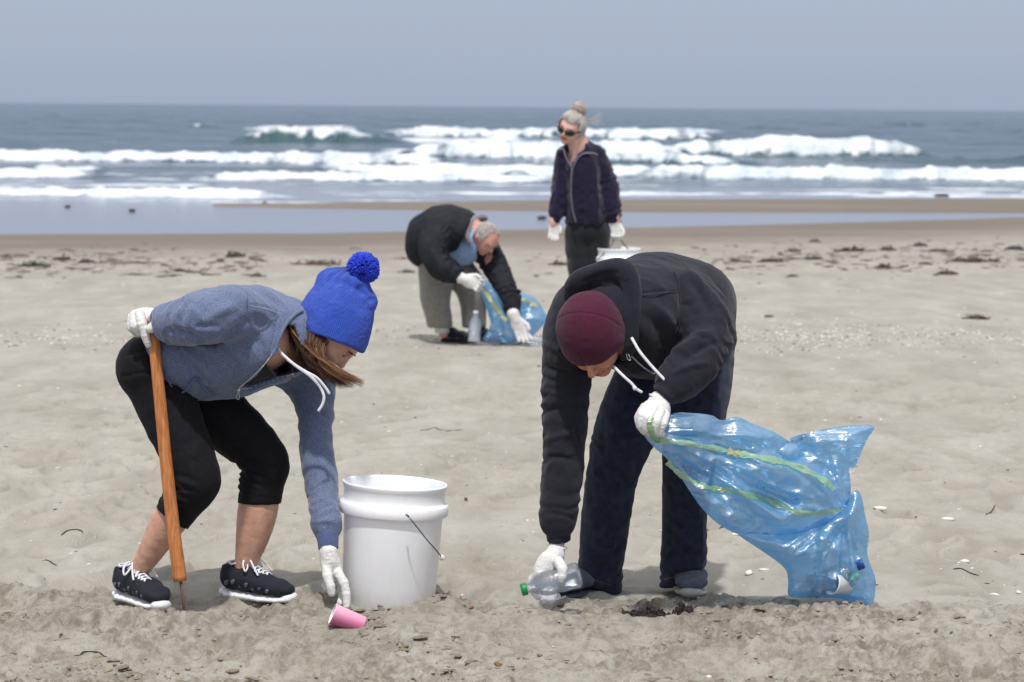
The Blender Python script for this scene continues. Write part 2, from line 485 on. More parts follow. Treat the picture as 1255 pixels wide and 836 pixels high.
MT['green_cap'] = plain('green_plastic', srgb(20, 140, 78), .4)
MT['lip'] = plain('lip_skin', srgb(166, 92, 84), .5)
MT['brow'] = plain('brow_hair', srgb(70, 44, 34), .8)
MT['lens'] = plain('dark_lens', srgb(10, 10, 12), .12)
MT['shell'] = plain('shell_white', srgb(226, 222, 212), .6, 0, 200, .001)
MT['drift'] = plain('bark_brown', srgb(120, 84, 62), .85, 0, 150, .002)

def skin(name, c1, c2, sc=30):
    x = N(name); f = x.noise(sc, det=5); g = x.noise(700, det=2)
    return x.set(x.ramp(f, [(.3, c1), (.7, c2)]), .5, x.bump(g, .0004), Subsurface_Weight=.12, Subsurface_Scale=.01, Specular_IOR_Level=.35)
MT['skin_w'] = skin('tan_skin', srgb(190, 144, 122), srgb(212, 168, 146))
MT['skin_m'] = skin('warm_skin', srgb(176, 120, 98), srgb(204, 148, 124))
MT['skin_o'] = skin('ruddy_skin', srgb(196, 140, 126), srgb(214, 162, 148))
MT['skin_f'] = skin('fair_skin', srgb(204, 158, 144), srgb(222, 180, 166))

# knit: rows of little loops
def knit(name, c1, c2):
    x = N(name)
    v = x.n('ShaderNodeAttribute', attribute_name='ku').outputs['Fac']; w = x.n('ShaderNodeAttribute', attribute_name='kv').outputs['Fac']
    # ku = rib angle, kv = row height
    s1 = x.math('ABSOLUTE', x.math('SINE', x.math('MULTIPLY', v, 62)))
    row = x.math('SINE', x.math('ADD', x.math('MULTIPLY', w, 1750), x.math('MULTIPLY', s1, 2.2)))
    nz = x.noise(500, det=4)
    h = x.math('ADD', x.math('ADD', x.math('MULTIPLY', s1, 1.0), x.math('MULTIPLY', row, .35)), x.math('MULTIPLY', nz, 1.2))
    col = x.ramp(x.math('MULTIPLY', h, .42), [(.18, c1), (.85, c2)])
    return x.set(col, .9, x.bump(h, .0030), Sheen_Weight=.2, Specular_IOR_Level=.15)
MT['knit'] = knit('royal_blue_knit', srgb(30, 60, 186), srgb(72, 118, 244))
MT['yarn'] = cloth('royal_blue_yarn', srgb(22, 44, 176), srgb(48, 80, 226), 500, sheen=.2)

def wood():
    x = N('varnished_wood'); f = x.noise(30, x.coord((6, 6, .5)), 6, .6, .4); g = x.noise(8, x.coord((1, 1, 3)), 3)
    c = x.ramp(f, [(.3, srgb(150, 88, 44)), (.52, srgb(190, 122, 70)), (.7, srgb(206, 140, 88))])
    c = x.mix(x.math('MULTIPLY', x.ramp(g, [(.62, (0, 0, 0, 1)), (.78, (1, 1, 1, 1))]), .45), c, srgb(110, 74, 48))
    return x.set(c, .5, x.bump(f, .0006), Specular_IOR_Level=.4)
MT['wood'] = wood()

def hair(name, st, r=.45):
    x = N(name); a = x.attr('rnd')
    return x.set(x.ramp(a, st), r, Specular_IOR_Level=.5)
MT['hair_w'] = hair('streaked_brown_hair', [(0, srgb(54, 34, 26)), (.35, srgb(92, 60, 42)), (.7, srgb(140, 98, 66)), (1, srgb(200, 160, 116))])
MT['hair_g'] = hair('grey_hair', [(0, srgb(150, 146, 142)), (.5, srgb(190, 186, 180)), (1, srgb(222, 218, 214))], .6)
MT['hair_b'] = hair('grey_blonde_hair', [(0, srgb(150, 118, 92)), (.5, srgb(176, 160, 144)), (1, srgb(206, 196, 188))], .6)

def plastic_white():
    x = N('white_bucket_plastic'); f = x.noise(9, det=3); g = x.noise(60, x.coord((1, 1, .3)), 5)
    z = x.n('ShaderNodeSeparateXYZ'); x.l(x.coord(), z.inputs[0])
    low = x.math('MULTIPLY', x.math('SUBTRACT', 1.0, x.math('MULTIPLY', z.outputs[2], 14)), x.math('MULTIPLY', g, .9))
    cl = x.n('ShaderNodeClamp'); x.l(low, cl.inputs[0])
    c = x.mix(x.math('MULTIPLY', cl.outputs[0], .9), x.mix(x.ramp(x.noise(26, x.coord((1, 1, .25)), 7, .75), [(.50, (0, 0, 0, 1)), (.70, (.16, .16, .16, 1))]), srgb(244, 245, 247), srgb(214, 212, 208)), srgb(166, 156, 140))
    return x.set(c, .34, x.bump(f, .0012), Subsurface_Weight=.12, Subsurface_Scale=.02, Specular_IOR_Level=.45)
MT['bucket'] = plastic_white()

def clear(name, col, fac=.25, rough=.08):
    x = N(name); tr = x.n('ShaderNodeBsdfTransparent'); tr.inputs[0].default_value = col
    gl = x.n('ShaderNodeBsdfGlossy'); gl.inputs['Roughness'].default_value = rough
    fr = x.n('ShaderNodeLayerWeight'); fr.inputs[0].default_value = .45
    f = x.noise(160, det=3); nb = x.bump(f, .002); x.l(nb, gl.inputs['Normal'])
    df = x.n('ShaderNodeBsdfDiffuse'); df.inputs[0].default_value = (.8, .86, .95, 1)
    m1 = x.n('ShaderNodeMixShader'); m1.inputs[0].default_value = fac*.35; x.l(tr.outputs[0], m1.inputs[1]); x.l(df.outputs[0], m1.inputs[2])
    m2 = x.n('ShaderNodeMixShader'); x.l(x.math('ADD', x.math('MULTIPLY', fr.outputs['Fresnel'], .8), .02), m2.inputs[0])
    x.l(m1.outputs[0], m2.inputs[1]); x.l(gl.outputs[0], m2.inputs[2]); x.l(m2.outputs[0], x.out.inputs[0]); return x.m
MT['clear'] = clear('clear_bottle_plastic', (.90, .93, .97, 1))

def film(name, tint, dif, cover=.5):
    """thin blue bag film: part see-through, part milky, glossy"""
    x = N(name); tr = x.n('ShaderNodeBsdfTransparent'); tr.inputs[0].default_value = tint
    tl = x.n('ShaderNodeBsdfTranslucent'); tl.inputs[0].default_value = dif
    df = x.n('ShaderNodeBsdfDiffuse'); df.inputs[0].default_value = dif
    gl = x.n('ShaderNodeBsdfGlossy'); gl.inputs['Roughness'].default_value = .26; gl.inputs[0].default_value = (1, 1, 1, 1)
    ge = x.n('ShaderNodeNewGeometry'); mp = x.n('ShaderNodeMapping'); mp.inputs['Rotation'].default_value = (0, math.radians(-21), 0); mp.inputs['Scale'].default_value = (3, 11, 13); x.l(ge.outputs['Position'], mp.inputs['Vector'])
    f = x.noise(1, mp.outputs[0], 4, .55, 1.0); g = x.noise(42, det=3, dist=.8)
    rf = x.math('ABSOLUTE', x.math('SUBTRACT', f, .5)); rg = x.math('ABSOLUTE', x.math('SUBTRACT', g, .5))
    h = x.math('ADD', rf, x.math('MULTIPLY', rg, .07)); nb = x.bump(h, .034, .6)
    x.l(nb, gl.inputs['Normal']); x.l(nb, df.inputs['Normal'])
    a = x.n('ShaderNodeMixShader'); a.inputs[0].default_value = .5; x.l(df.outputs[0], a.inputs[1]); x.l(tl.outputs[0], a.inputs[2])
    b = x.n('ShaderNodeMixShader'); b.inputs[0].default_value = cover; x.l(tr.outputs[0], b.inputs[1]); x.l(a.outputs[0], b.inputs[2])
    fr = x.n('ShaderNodeLayerWeight'); fr.inputs[0].default_value = .25; x.l(nb, fr.inputs['Normal'])
    c = x.n('ShaderNodeMixShader'); c.inputs[0].default_value = .12
    g2 = x.n('ShaderNodeBsdfGlossy'); g2.inputs['Roughness'].default_value = .42; x.l(nb, g2.inputs['Normal'])
    e = x.n('ShaderNodeMixShader'); e.inputs[0].default_value = .16; x.l(b.outputs[0], e.inputs[1]); x.l(g2.outputs[0], e.inputs[2])
    x.l(e.outputs[0], c.inputs[1]); x.l(gl.outputs[0], c.inputs[2]); x.l(c.outputs[0], x.out.inputs[0]); return x.m
MT['film'] = film('blue_bag_film', (.50, .81, 1, 1), (.21, .59, .98, 1), .42)
MT['tie'] = film('green_tie_film', (.55, .85, .45, 1), (.36, .66, .30, 1), .85)
MT['tie_y'] = film('yellow_tie_film', (.9, .85, .3, 1), (.75, .72, .16, 1), .85)

def cup_mat():
    x = N('pink_cup'); tc = x.n('ShaderNodeTexCoord'); sp = x.n('ShaderNodeSeparateXYZ'); x.l(tc.outputs['Object'], sp.inputs[0])
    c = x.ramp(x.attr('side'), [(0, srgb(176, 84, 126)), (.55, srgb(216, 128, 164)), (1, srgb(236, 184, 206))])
    return x.set(c, .35)
MT['cup'] = cup_mat()
MT['white_cup'] = plain('white_paper', srgb(232, 230, 234), .5)

def sand():
    x = N('beach_sand'); wet = x.attr('wet'); rough = x.attr('rough')
    pos = x.coord()
    a = x.noise(2.2, x.coord((1.4, .5, 1)), 6, .6); b = x.noise(20, x.coord((1, .7, 1)), 5, .62, .5); c = x.noise(190, det=4, rough=.75); d = x.noise(700, det=3, rough=.8)
    base = x.ramp(a, [(.30, srgb(150, 146, 135)), (.5, srgb(162, 158, 147)), (.72, srgb(174, 171, 161))])
    base = x.mix(x.math('MULTIPLY', x.ramp(b, [(.36, (1, 1, 1, 1)), (.54, (0, 0, 0, 1))]), x.math('ADD', x.math('MULTIPLY', rough, .45), .10)), base, srgb(120, 110, 98))
    gr = x.ramp(x.math('ADD', x.math('MULTIPLY', c, .6), x.math('MULTIPLY', d, .4)), [(.3, (.52, .51, .50, 1)), (.46, (.93, .93, .93, 1)), (.7, (1.16, 1.16, 1.16, 1))])
    base = x.mix(.85, base, gr, 'MULTIPLY')
    dots = x.ramp(x.noise(110, det=3), [(.66, (0, 0, 0, 1)), (.74, (1, 1, 1, 1))])
    base = x.mix(x.math('MULTIPLY', dots, .35), base, srgb(92, 84, 76))
    base = x.mix(x.math('MULTIPLY', x.math('MAXIMUM', x.attr('rip'), 0.0), .38), base, srgb(118, 110, 98))     # shade painted into the ripple troughs so the ripples stand out more
    st = x.noise(1.2, x.coord((.10, 1.1, 1)), 5, .6)
    wetm = x.n('ShaderNodeClamp'); x.l(x.math('ADD', wet, x.math('MULTIPLY', x.math('SUBTRACT', st, .5), x.math('MULTIPLY', wet, 1.0))), wetm.inputs[0])
    col = x.mix(wetm.outputs[0], base, srgb(112, 101, 88))
    ro = x.math('SUBTRACT', .95, x.math('MULTIPLY', wetm.outputs[0], .38))
    rb = x.math('MULTIPLY', x.math('ADD', x.noise(75, det=4, rough=.7), x.math('MULTIPLY', x.noise(38, x.coord((1, .8, 1)), 3), .8)), x.math('MULTIPLY', rough, .75))
    h = x.math('ADD', x.math('ADD', rb, x.math('MULTIPLY', b, .9)), x.math('ADD', x.math('MULTIPLY', c, .16), x.math('MULTIPLY', d, .05)))
    nb = x.bump(h, .022, .6)
    return x.set(col, ro, nb, Specular_IOR_Level=.22)
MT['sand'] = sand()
MT['clod_d'] = cloth('wet_sand_crust', srgb(104, 94, 80), srgb(150, 140, 124), 400, .95, .002, 0, 90, spec=.1)
MT['clod'] = cloth('damp_sand', srgb(132, 122, 108), srgb(172, 164, 150), 500, .95, .002, 0, 120, spec=.1)

def sea():
    x = N('sea_water'); fo = x.attr('foam'); sh = x.attr('shallow')
    n1 = x.noise(1.6, x.coord((.8, .35, 1)), 6, .65, .3); n2 = x.noise(.25, x.coord((.3, 1, 1)), 6, .6)
    deep = x.ramp(n2, [(.3, srgb(30, 54, 74)), (.7, srgb(50, 80, 96))])
    green = x.attr('face')
    deep = x.mix(green, deep, srgb(66, 92, 98))
    col = x.mix(sh, deep, srgb(118, 122, 134))
    ff = x.math('ADD', fo, x.math('MULTIPLY', x.math('SUBTRACT', n1, .5), 1.0))
    fm = x.ramp(ff, [(.30, (0, 0, 0, 1)), (.58, (1, 1, 1, 1))])
    cap = x.ramp(x.noise(.055, x.coord((.5, 1, 1)), 7, .7), [(.66, (0, 0, 0, 1)), (.70, (1, 1, 1, 1))])
    fmx = x.n('ShaderNodeClamp'); x.l(x.math('ADD', fm, x.math('MULTIPLY', cap, x.math('MULTIPLY', x.math('SUBTRACT', 1.0, sh), .35))), fmx.inputs[0])
    ft = x.noise(.9, x.coord((1, .5, 1)), 6, .7); col = x.mix(fmx.outputs[0], col, x.ramp(ft, [(.32, srgb(176, 188, 198)), (.52, srgb(216, 223, 230)), (.7, srgb(234, 237, 241))]))
    w1 = x.noise(1.1, x.coord((.6, .5, 1)), 6, .62); w2 = x.noise(.12, x.coord((.4, 1, 1)), 4, .6)
    nb = x.bump(w1, .6, .8); nb = x.bump(w2, 3.0, .7, nb)
    calm = x.n('ShaderNodeMix'); 
    ge = x.n('ShaderNodeNewGeometry'); calm.data_type = 'VECTOR'
    x.l(sh, calm.inputs[0]); x.l(nb, calm.inputs[4]); x.l(ge.outputs['Normal'], calm.inputs[5])
    ro = x.math('ADD', x.math('MULTIPLY', fmx.outputs[0], .7), .16)
    return x.set(col, ro, calm.outputs[1], IOR=1.33, Specular_IOR_Level=.32)
MT['sea'] = sea()
MT['kelp'] = plain('dried_kelp', srgb(70, 50, 40), .75, 0, 200, .003)
MT['kelp_g'] = plain('green_kelp', srgb(62, 66, 48), .75, 0, 200, .003)
MT['kelp_d'] = plain('dark_kelp', srgb(46, 36, 36), .6, 0, 200, .003)

# ------------------------------------------------------------------ beach and sea
ZW = -0.50                                            # water level
def shore(x, y):                                      # beach height without the small relief
    z = np.interp(y, [-50, 5, 7.3, 17, 30, 60], [.06, .03, 0, -.20, -.405, -.80])
    # the shoreline runs away from us towards the right
    xc = np.clip(x, -14, 18); z = z+(.0235+.0066*xc+.00022*xc**2)*sst(17, 34, y)
    bx = x/(0.209*y)                                  # sandbar behind a shallow pool
    cen = 48.6+2.2*bx; hw = np.interp(bx, [-1.5, -.60, -.52, -.25, .3, 1.5], [0, 0, .6, 1.9, 3.4, 4.4])
    q = np.abs(y-cen)/np.maximum(hw, .05)
    bar = np.where(hw > .05, (ZW+.045*(1-q**2)), -9)
    far = np.maximum(z, np.where(q < 3, bar, -9))
    return np.where(y > 38, far, z)

def gz_line(): pass
ROWY = [-40, -15, -5, 0, 2.5, 4.0, 4.6]
y = 5.0
while y < 82:
    ROWY.append(y); y += .0068 if y < 7.7 else .0068*(y/7.7)**2*(1.7 if y > 12 else 1.35)
ROWY = np.array(ROWY+[90, 110])
TT = np.concatenate([np.linspace(-2.6, -.27, 26)[:-1], np.linspace(-.27, .27, 520), np.linspace(.27, 2.6, 26)[1:]])
YY, TX = np.meshgrid(ROWY, TT, indexing='ij')
XX = TX*np.maximum(YY, 5.5)*(1+.12*np.exp(-((YY-7)/3)**2))
WOB = vn2(XX*1.3, YY*0+3.3, 5)*.06+vn2(XX*5, YY*3, 6)*.045
def relief(X, Y):
    z = np.zeros_like(X)
    ed = 7.10+.02*np.sin(X*1.7)+vn2(X*1.3, X*0+3.3, 5)*.05+vn2(X*6, Y*3, 6)*.03
    ro = 1-sst(-.06, .05, Y-ed)
    near = sst(5, 5.3, Y)*(1-sst(11, 20, Y))
    # wind ripples
    wx = vn2(X*2.3, Y*2.3, 11)*.9+vn2(X*6, Y*5, 12)*.35
    rp = 1-2.6*np.abs(vn2(X*14+wx*1.8, Y*6.2+wx*2.0, 10))+.5*(1-2.6*np.abs(vn2(X*7-Y*2, Y*4+X*2+wx, 19)))
    am = .0042+.0030*vn2(X*1.1, Y*.7, 13)
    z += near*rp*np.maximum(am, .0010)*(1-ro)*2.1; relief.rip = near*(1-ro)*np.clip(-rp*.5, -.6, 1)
    z += near*(1-ro)*(.010*vn2(X*2.6, Y*1.9, 14)+.004*vn2(X*9, Y*7, 15))
    z += .016*vn2(X*.7, Y*.45, 16)*sst(8, 11, Y)
    # trampled sand in front
    a = vn2(X*4.5+vn2(X*9, Y*9, 20)*.4, Y*6, 21); b = vn2(X*12+a, Y*15, 22); c = vn2(X*30+b*.7, Y*36, 23); d = vn2(X*70, Y*80, 24)
    mound = .011*a+.004*b
    cl = vn2(X*5+7, Y*6, 26)+.5*vn2(X*14, Y*13, 27)
    cm = sst(-.05, .45, cl)                           # patches where the crust has broken into clods
    e_ = vn2(X*150, Y*150, 25)
    cr = np.maximum(c, -.25)*.013+np.abs(b)*.008+np.maximum(d, -.1)*.010+e_*.0022
    # little terraces: broken edges of the crust
    t = vn2(X*3.4, Y*5.5, 28)+.45*vn2(X*11, Y*12, 29)+.12*vn2(X*45, Y*45, 35); te = t*3.2-np.floor(t*3.2); te = (np.floor(t*3.2)+sst(0, .12, te))/3.2
    pl_ = sst(.02, .30, vn2(X*3.1, Y*4.2, 38)+.5*vn2(X*10, Y*11, 39)+.25*vn2(X*31, Y*31, 45))       # broken, crumbly patches between smooth plates
    z += ro*(mound+te*.026+pl_*(np.maximum(c, -.3)*.012+np.maximum(d, -.15)*.012+.0030*e_)+(1-pl_)*(.0015*c+.0006*d))+ro*.010*np.exp(-((Y-ed+.05)/.07)**2)
    far = sst(9, 12, Y)*(1-sst(30, 45, Y))
    z += far*.012*np.maximum(vn2(X*1.2, Y*.8, 30), 0)*np.abs(vn2(X*5, Y*2.5, 31))*2
    return z, ro
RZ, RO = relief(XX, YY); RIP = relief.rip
DENT = []
def ground(x, y):
    x = np.atleast_1d(np.asarray(x, float)); y = np.atleast_1d(np.asarray(y, float))
    return shore(x, y)+relief(x, y)[0]*(1-sst(30, 40, y))
def G(X, Y):                                          # the point on the beach seen at photo pixel X, Y
    v = fwd + rgt*(X-627.5)/FPX + upv*(418-Y)/FPX
    lo, hi = 5.0, 80.0
    for _ in range(40):
        m = (lo+hi)/2; p = CAM+v*(m/v[1])
        if p[2] > shore(np.array([p[0]]), np.array([m]))[0]: lo = m
        else: hi = m
    return CAM+v*(lo/v[1])

def GR(X, Y):                                         # the same on the real, lumpy surface
    v = fwd + rgt*(X-627.5)/FPX + upv*(418-Y)/FPX
    t = np.arange(5.3, 30, .01); p = CAM+v[None]*(t/v[1])[:, None]; h = ground(p[:, 0], p[:, 1]); i = np.argmax(p[:, 2] < h)
    return p[i]
ZZ = shore(XX, YY)+RZ*(1-sst(30, 40, YY))
# hollows pressed by the feet, raised lips round them, a heap against the bucket
for (X0, Y0, rx, ry, dep) in [(172, 752, .085, .055, -.012), (320, 744, .10, .05, -.012), (716, 734, .10, .05, -.012), (838, 740, .06, .07, -.014), (476, 748, .14, .14, -.004), (60, 792, .13, .06, -.024), (120, 772, .10, .05, -.018), (262, 801, .13, .06, -.024), (400, 812, .12, .06, -.024), (565, 786, .13, .06, -.026), (655, 812, .12, .06, -.024), (905, 782, .12, .055, -.022), (1015, 806, .13, .06, -.026), (1120, 776, .12, .05, -.022), (1200, 802, .13, .06, -.026), (960, 765, .07, .04, -.016), (40, 640, .13, .08, -.014), (120, 600, .13, .08, -.012), (30, 560, .14, .09, -.012), (470, 560, .13, .08, -.012), (560, 620, .12, .08, -.014), (600, 690, .12, .06, -.014), (985, 560, .14, .09, -.012), (1090, 600, .13, .08, -.014), (1180, 545, .14, .10, -.012), (1130, 665, .12, .07, -.012), (610, 500, .15, .1, -.012), (960, 480, .16, .12, -.012), (430, 700, .1, .06, -.012)]:
    g = G(X0, Y0); q = np.sqrt(((XX-g[0])/rx)**2+((YY-g[1])/ry)**2)
    ZZ += np.where(np.abs(YY-g[1]) < 1, dep*np.exp(-q**4)-dep*.9*np.exp(-((q-1.35)/.25)**2)*(.6+.5*vn2(XX*25, YY*25, 40)), 0)
nr, nc = ZZ.shape
ID = np.arange(nr*nc).reshape(nr, nc)
GF = np.stack([ID[:-1, :-1], ID[:-1, 1:], ID[1:, 1:], ID[1:, :-1]], -1).reshape(-1, 4)
hw_ = ZZ-ZW
wet = np.clip(1-sst(.02, .16, hw_), 0, 1)*sst(24, 30, YY)
wet = np.maximum(wet, .25*sst(14, 30, YY)*sst(.3, .0, hw_))
_pl = sst(.02, .30, vn2(XX*3.1, YY*4.2, 38)+.5*vn2(XX*10, YY*11, 39)+.25*vn2(XX*31, YY*31, 45))
_t = (vn2(XX*3.4, YY*5.5, 28)+.45*vn2(XX*11, YY*12, 29)+.12*vn2(XX*45, YY*45, 35))*3.2; _t = _t-np.floor(_t)
wet = np.maximum(wet, RO*np.clip(_pl*(.22+.55*vn2(XX*48, YY*48, 36)+.40*vn2(XX*110, YY*110, 37))+.35*np.exp(-(_t/.10)**2), 0, .75))
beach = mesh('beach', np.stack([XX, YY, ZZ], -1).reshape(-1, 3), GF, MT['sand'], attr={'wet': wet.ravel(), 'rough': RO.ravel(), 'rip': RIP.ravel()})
beach['kind'] = 'structure'

# sea: breakers are real ridges with foam where they break
H = CAMH-ZW
def dist_at(X, Y): return H*FPX/(Y-(126+10*X/1255))
SR = [34.0]
while SR[-1] < 400: SR.append(SR[-1]+max(.12, .0042*SR[-1]**1.08*.8))
while SR[-1] < 900: SR.append(SR[-1]*1.009)
while SR[-1] < 45000: SR.append(SR[-1]*1.05)
SR = np.array(SR)
ST = np.concatenate([np.linspace(-2.6, -.26, 24)[:-1], np.linspace(-.26, .26, 620), np.linspace(.26, 2.6, 24)[1:]])
SY, STX = np.meshgrid(SR, ST, indexing='ij'); SX = STX*SY
PXX = 627.5+FPX*STX                                   # bearing, written as the photo column
Z = np.full(SY.shape, ZW); FO = np.zeros(SY.shape); FACE = np.zeros(SY.shape)
calm = 1-sst(56, 66, SY)
sw = sst(60, 110, SY)
Z += sw*((.05+.11*sst(90, 200, SY))*vn2(SX*.14, SY*.20, 60)+(.035+.05*sst(90, 200, SY))*vn2(SX*.45, SY*.6, 61))*(1-sst(600, 900, SY))+sst(55, 70, SY)*.015*vn2(SX*1.6, SY*2.4, 62)
# (x0, x1, y of trough in front, y of crest-top, wave height, foam top fraction, whole face foam?)
BR = [  # photo columns, rows of the foot and of the crest, strength of foam, open green face
    (285, 490, 175, 155, 1.0, .75), (455, 890, 169, 156, 1.0, .15), (-300, 560, 198, 183, 1.0, 0), (480, 860, 195, 171, .95, 0),
    (795, 1145, 193, 167, 1.0, .30), (640, 930, 201, 185, .85, .15), (-300, 140, 217, 206, .95, .2), (225, 700, 222, 210, 1.0, .15),
    (380, 700, 211, 200, .8, 0), (600, 1700, 221, 205, 1.0, 0), (1020, 1700, 200, 192, .12, .5), (-300, 345, 240, 230, 1.0, 0), (20, 130, 210, 204, .6, .2),
    (905, 960, 160, 154, .25, .6), (1080, 1130, 155, 150, .25, .6), (230, 262, 156, 151, .5, .4)]
for i, (x0, x1, yf, yc, foam, face) in enumerate(BR):
    hz = 126+10*((x0+x1)/2)/1255
    D = H*FPX/(yf-hz)                                 # where its foot meets the water
    h = max(.12, min(1.25, H-(yc-hz)*(D*1.02)/FPX))
    if yf > 225: h = min(h, .2)
    Dm = D*(1+.010*vn2(PXX/90, PXX*0, 70+i)+.006*vn2(PXX/25, PXX*0, 90+i)+.003*vn2(PXX/9, PXX*0, 95+i))
    w = max(1.1, h*2.0)
    tp = min(.30*(x1-x0), 75.); e = sst(x0-14, x0+tp, PXX)**.7*(1-sst(x1-tp, x1+14, PXX))**.7*(.90+.12*vn2(PXX/55, PXX*0+i, 110+i)+.10*vn2(PXX/13, PXX*0+i, 112+i))
    e = np.clip(e, 0, 1.2)
    s = (SY-Dm-w*.8)/w                                # 0 at the crest, negative in front
    prof = np.where(s < 0, np.exp(-(s/.42)**2), np.exp(-(s/1.7)**2))
    Z = np.maximum(Z, ZW+h*e*prof+(.06*vn2(SX*1.6, SY*1.2, 130+i)+.05*vn2(SX*4, SY*3, 131+i))*e*prof)
    crest = e*np.where(s < 0, sst(-.95+.55*face, -.35+.45*face-.1, s), 1-sst(.5, 2.4, s))
    ff = np.minimum(foam*1.3, 1)*crest*(.85+.35*vn2(SX*1.1, SY*.8, 150+i))
    FO = np.maximum(FO, np.where(e > .02, ff, 0)*(e > .05))
    # foam washed in front
    tr = foam*.42*e*(1-face)*np.exp(-((s+1.1)/.8)**2)
    FO = np.maximum(FO, tr); FACE = np.maximum(FACE, e*np.exp(-((s+.45)/.6)**2)*(.3+.7*(face > .2)))
SB = SY*np.where(SY > 60, 60/np.maximum(SY, 60), 1)
for k, (x0, x1, yr, wd, am) in enumerate([(-300, 700, 190, 2.6, 1.0), (450, 900, 186, 4.5, .85), (600, 820, 176, 5, .6), (-300, 420, 213, 1.6, .6), (380, 760, 204, 2.6, .85), (420, 1600, 213, 3.2, .95), (620, 1600, 208, 2.2, .8), (150, 520, 219, 1.5, .7), (455, 900, 161, 1.8, .95), (290, 455, 158, 2.6, .9), (800, 1130, 184, 4.5, .9), (-300, 340, 234, 2.4, .9), (300, 1600, 226, 1.2, .45), (480, 660, 172, 4, .8)]):
    row = 126+10*PXX/1255+H*FPX/SY+1.1*vn2(PXX/60, PXX*0, 200+k)+.9*vn2(PXX/17, PXX*0, 230+k)
    row0 = yr+(0 if yr > 0 else 0)
    # rows are where the band sits on the water plane; widths in rows
    FO = np.maximum(FO, am*np.exp(-((row-row0)/wd)**2)*sst(x0-20, x0+40, PXX)*(1-sst(x1-60, x1+20, PXX))*(.85+.35*vn2(SX*.5, row*.8, 260+k)))
FO = np.maximum(FO, .62*np.clip(sst(.1, .6, vn2(SX*.22, SY*.5, 170)+.4*vn2(SX*.9, SY*1.7, 171)), 0, 1)*np.exp(-((PXX-730)/110)**2)*sst(72, 84, SY)*(1-sst(115, 140, SY)))
# thin lines of swash on the bar and streaks on the calm water
sf = np.interp(PXX, [200, 640, 1255], [54.5, 54.5, 57.5])+.5*vn2(PXX/60, PXX*0, 180)
FO = np.maximum(FO, .85*np.exp(-((SY-sf-1.0)/.8)**2)*sst(330, 640, PXX)*(.75+.5*vn2(SX*2, SY*2, 181)))
FO = np.maximum(FO, .7*np.exp(-((SY-49.3)/.35)**2)*sst(245, 262, PXX)*(1-sst(360, 460, PXX)))
FO = np.maximum(FO, .50*sst(.25, .6, vn2(SX*.35, SY*1.3, 182))*sst(46, 52, SY)*(1-sst(62, 72, SY)))
SH = 1-sst(52, 68, SY)
n1, n2 = Z.shape; ID = np.arange(n1*n2).reshape(n1, n2)
SF = np.stack([ID[:-1, :-1], ID[:-1, 1:], ID[1:, 1:], ID[1:, :-1]], -1).reshape(-1, 4)
o = mesh('sea', np.stack([SX, SY, Z], -1).reshape(-1, 3), SF, MT['sea'], attr={'foam': FO.ravel(), 'shallow': SH.ravel(), 'face': FACE.ravel()})
o['kind'] = 'structure'
# ------------------------------------------------------------------ people: shared builders
def grid(pts, d0, d1, h, pad=.04):                    # a field big enough for photo pixels pts between distances d0 and d1
    q = np.array([P(X, Y, d) for X, Y in pts for d in (d0, d1)])
    return SDF(q.min(0)-pad, q.max(0)+pad, h)

def ch(L, k=1.0):                                     # [(X, Y, d, r_px)] -> [(point, r metres)]
    if len(L) > 2: L = spl(L, 3)
    return [(P(a, b, d), r*d/FPX*k) for a, b, d, r in L]
def ech(L):                                           # [(X, Y, d, a_px, b metres)]
    if len(L) > 2: L = spl(L, 2)
    return [(P(a, b, d), ra*d/FPX, rb) for a, b, d, ra, rb in L]
def pl(L): return [P(*q) for q in L]

def garment(name, f, mat, parent, disp=None, sm=2, attr=None, label=None):
    V, Q = f.get(sm)
    if disp is not None:
        Nn = norms(V, Q); V = V+Nn*disp(V, Nn)[:, None]
    return mesh(name, V, Q, mat, parent, attr=attr(V) if attr else None, label=label)

def cordline(name, pts, r, mat, parent, n=6, flat=1.0, sub=6, wob=0):
    b = MB(); q = spl([P(*p) for p in pts], sub)
    b.tube(q, r, n, flat=flat, fdir=(0, 1, 0)); return b.build(name, mat, parent)

def hand(parent, box, palm, fingers, wr, h=.0016, crs=.0007, name='glove', k=.006, extra=None, seed=0):
    """palm: [(X,Y,d,a_px,b_px,dirX,dirY)] flattened blobs; fingers: lists of (X,Y,d,r_px); wr: wrist chain"""
    f = grid([(box[0], box[1]), (box[2], box[3])], box[4], box[5], h, .012)
    for (X, Y, d, a, b, c, ang) in palm:              # a along ang, b across, c in depth (px)
        s_ = d/FPX; ca, sa = math.cos(math.radians(ang)), math.sin(math.radians(ang))
        A = np.array([[ca, 0, -sa], [sa, 0, ca], [0, 1, 0]])
        f.ell(P(X, Y, d), (a*s_, b*s_, c*s_), A, .012)
    f.chain(ch(wr), .010)
    fs = f.like()
    for F_ in fingers:
        g = f.like(); g.chain(ch([tuple(q) for q in F_]), .0025)
        # knuckles
        for q in F_[1:-1]: g.ell(P(*q[:3]), [q[3]*q[2]/FPX*1.10]*3, None, .003)
        fs.comb(tuple(slice(0, n) for n in fs.n), g.a, .0012, 'add')
    f.comb(tuple(slice(0, n) for n in f.n), fs.a, k, 'add')
    def D(V, Nn):
        w = fbm(V*60, 2, seed)[:, None]*.006
        return crs*((1-np.abs(vn((V+w)*95, seed))*2.4)*.7+.35*vn(V*240, seed+1))
    return garment(name, f, MT['glove'], parent, D, 1)

def cuff_ring(parent, p, r, ax, mat, name='glove_cuff'):
    b = MB(); ax = np.asarray(ax, float); ax /= np.linalg.norm(ax)
    b.lathe([(r*.9, -.004), (r*1.0, -.003), (r*1.07, 0), (r*1.0, .003), (r*.9, .004)], p, ax, 28); return b.build(name, mat, parent)

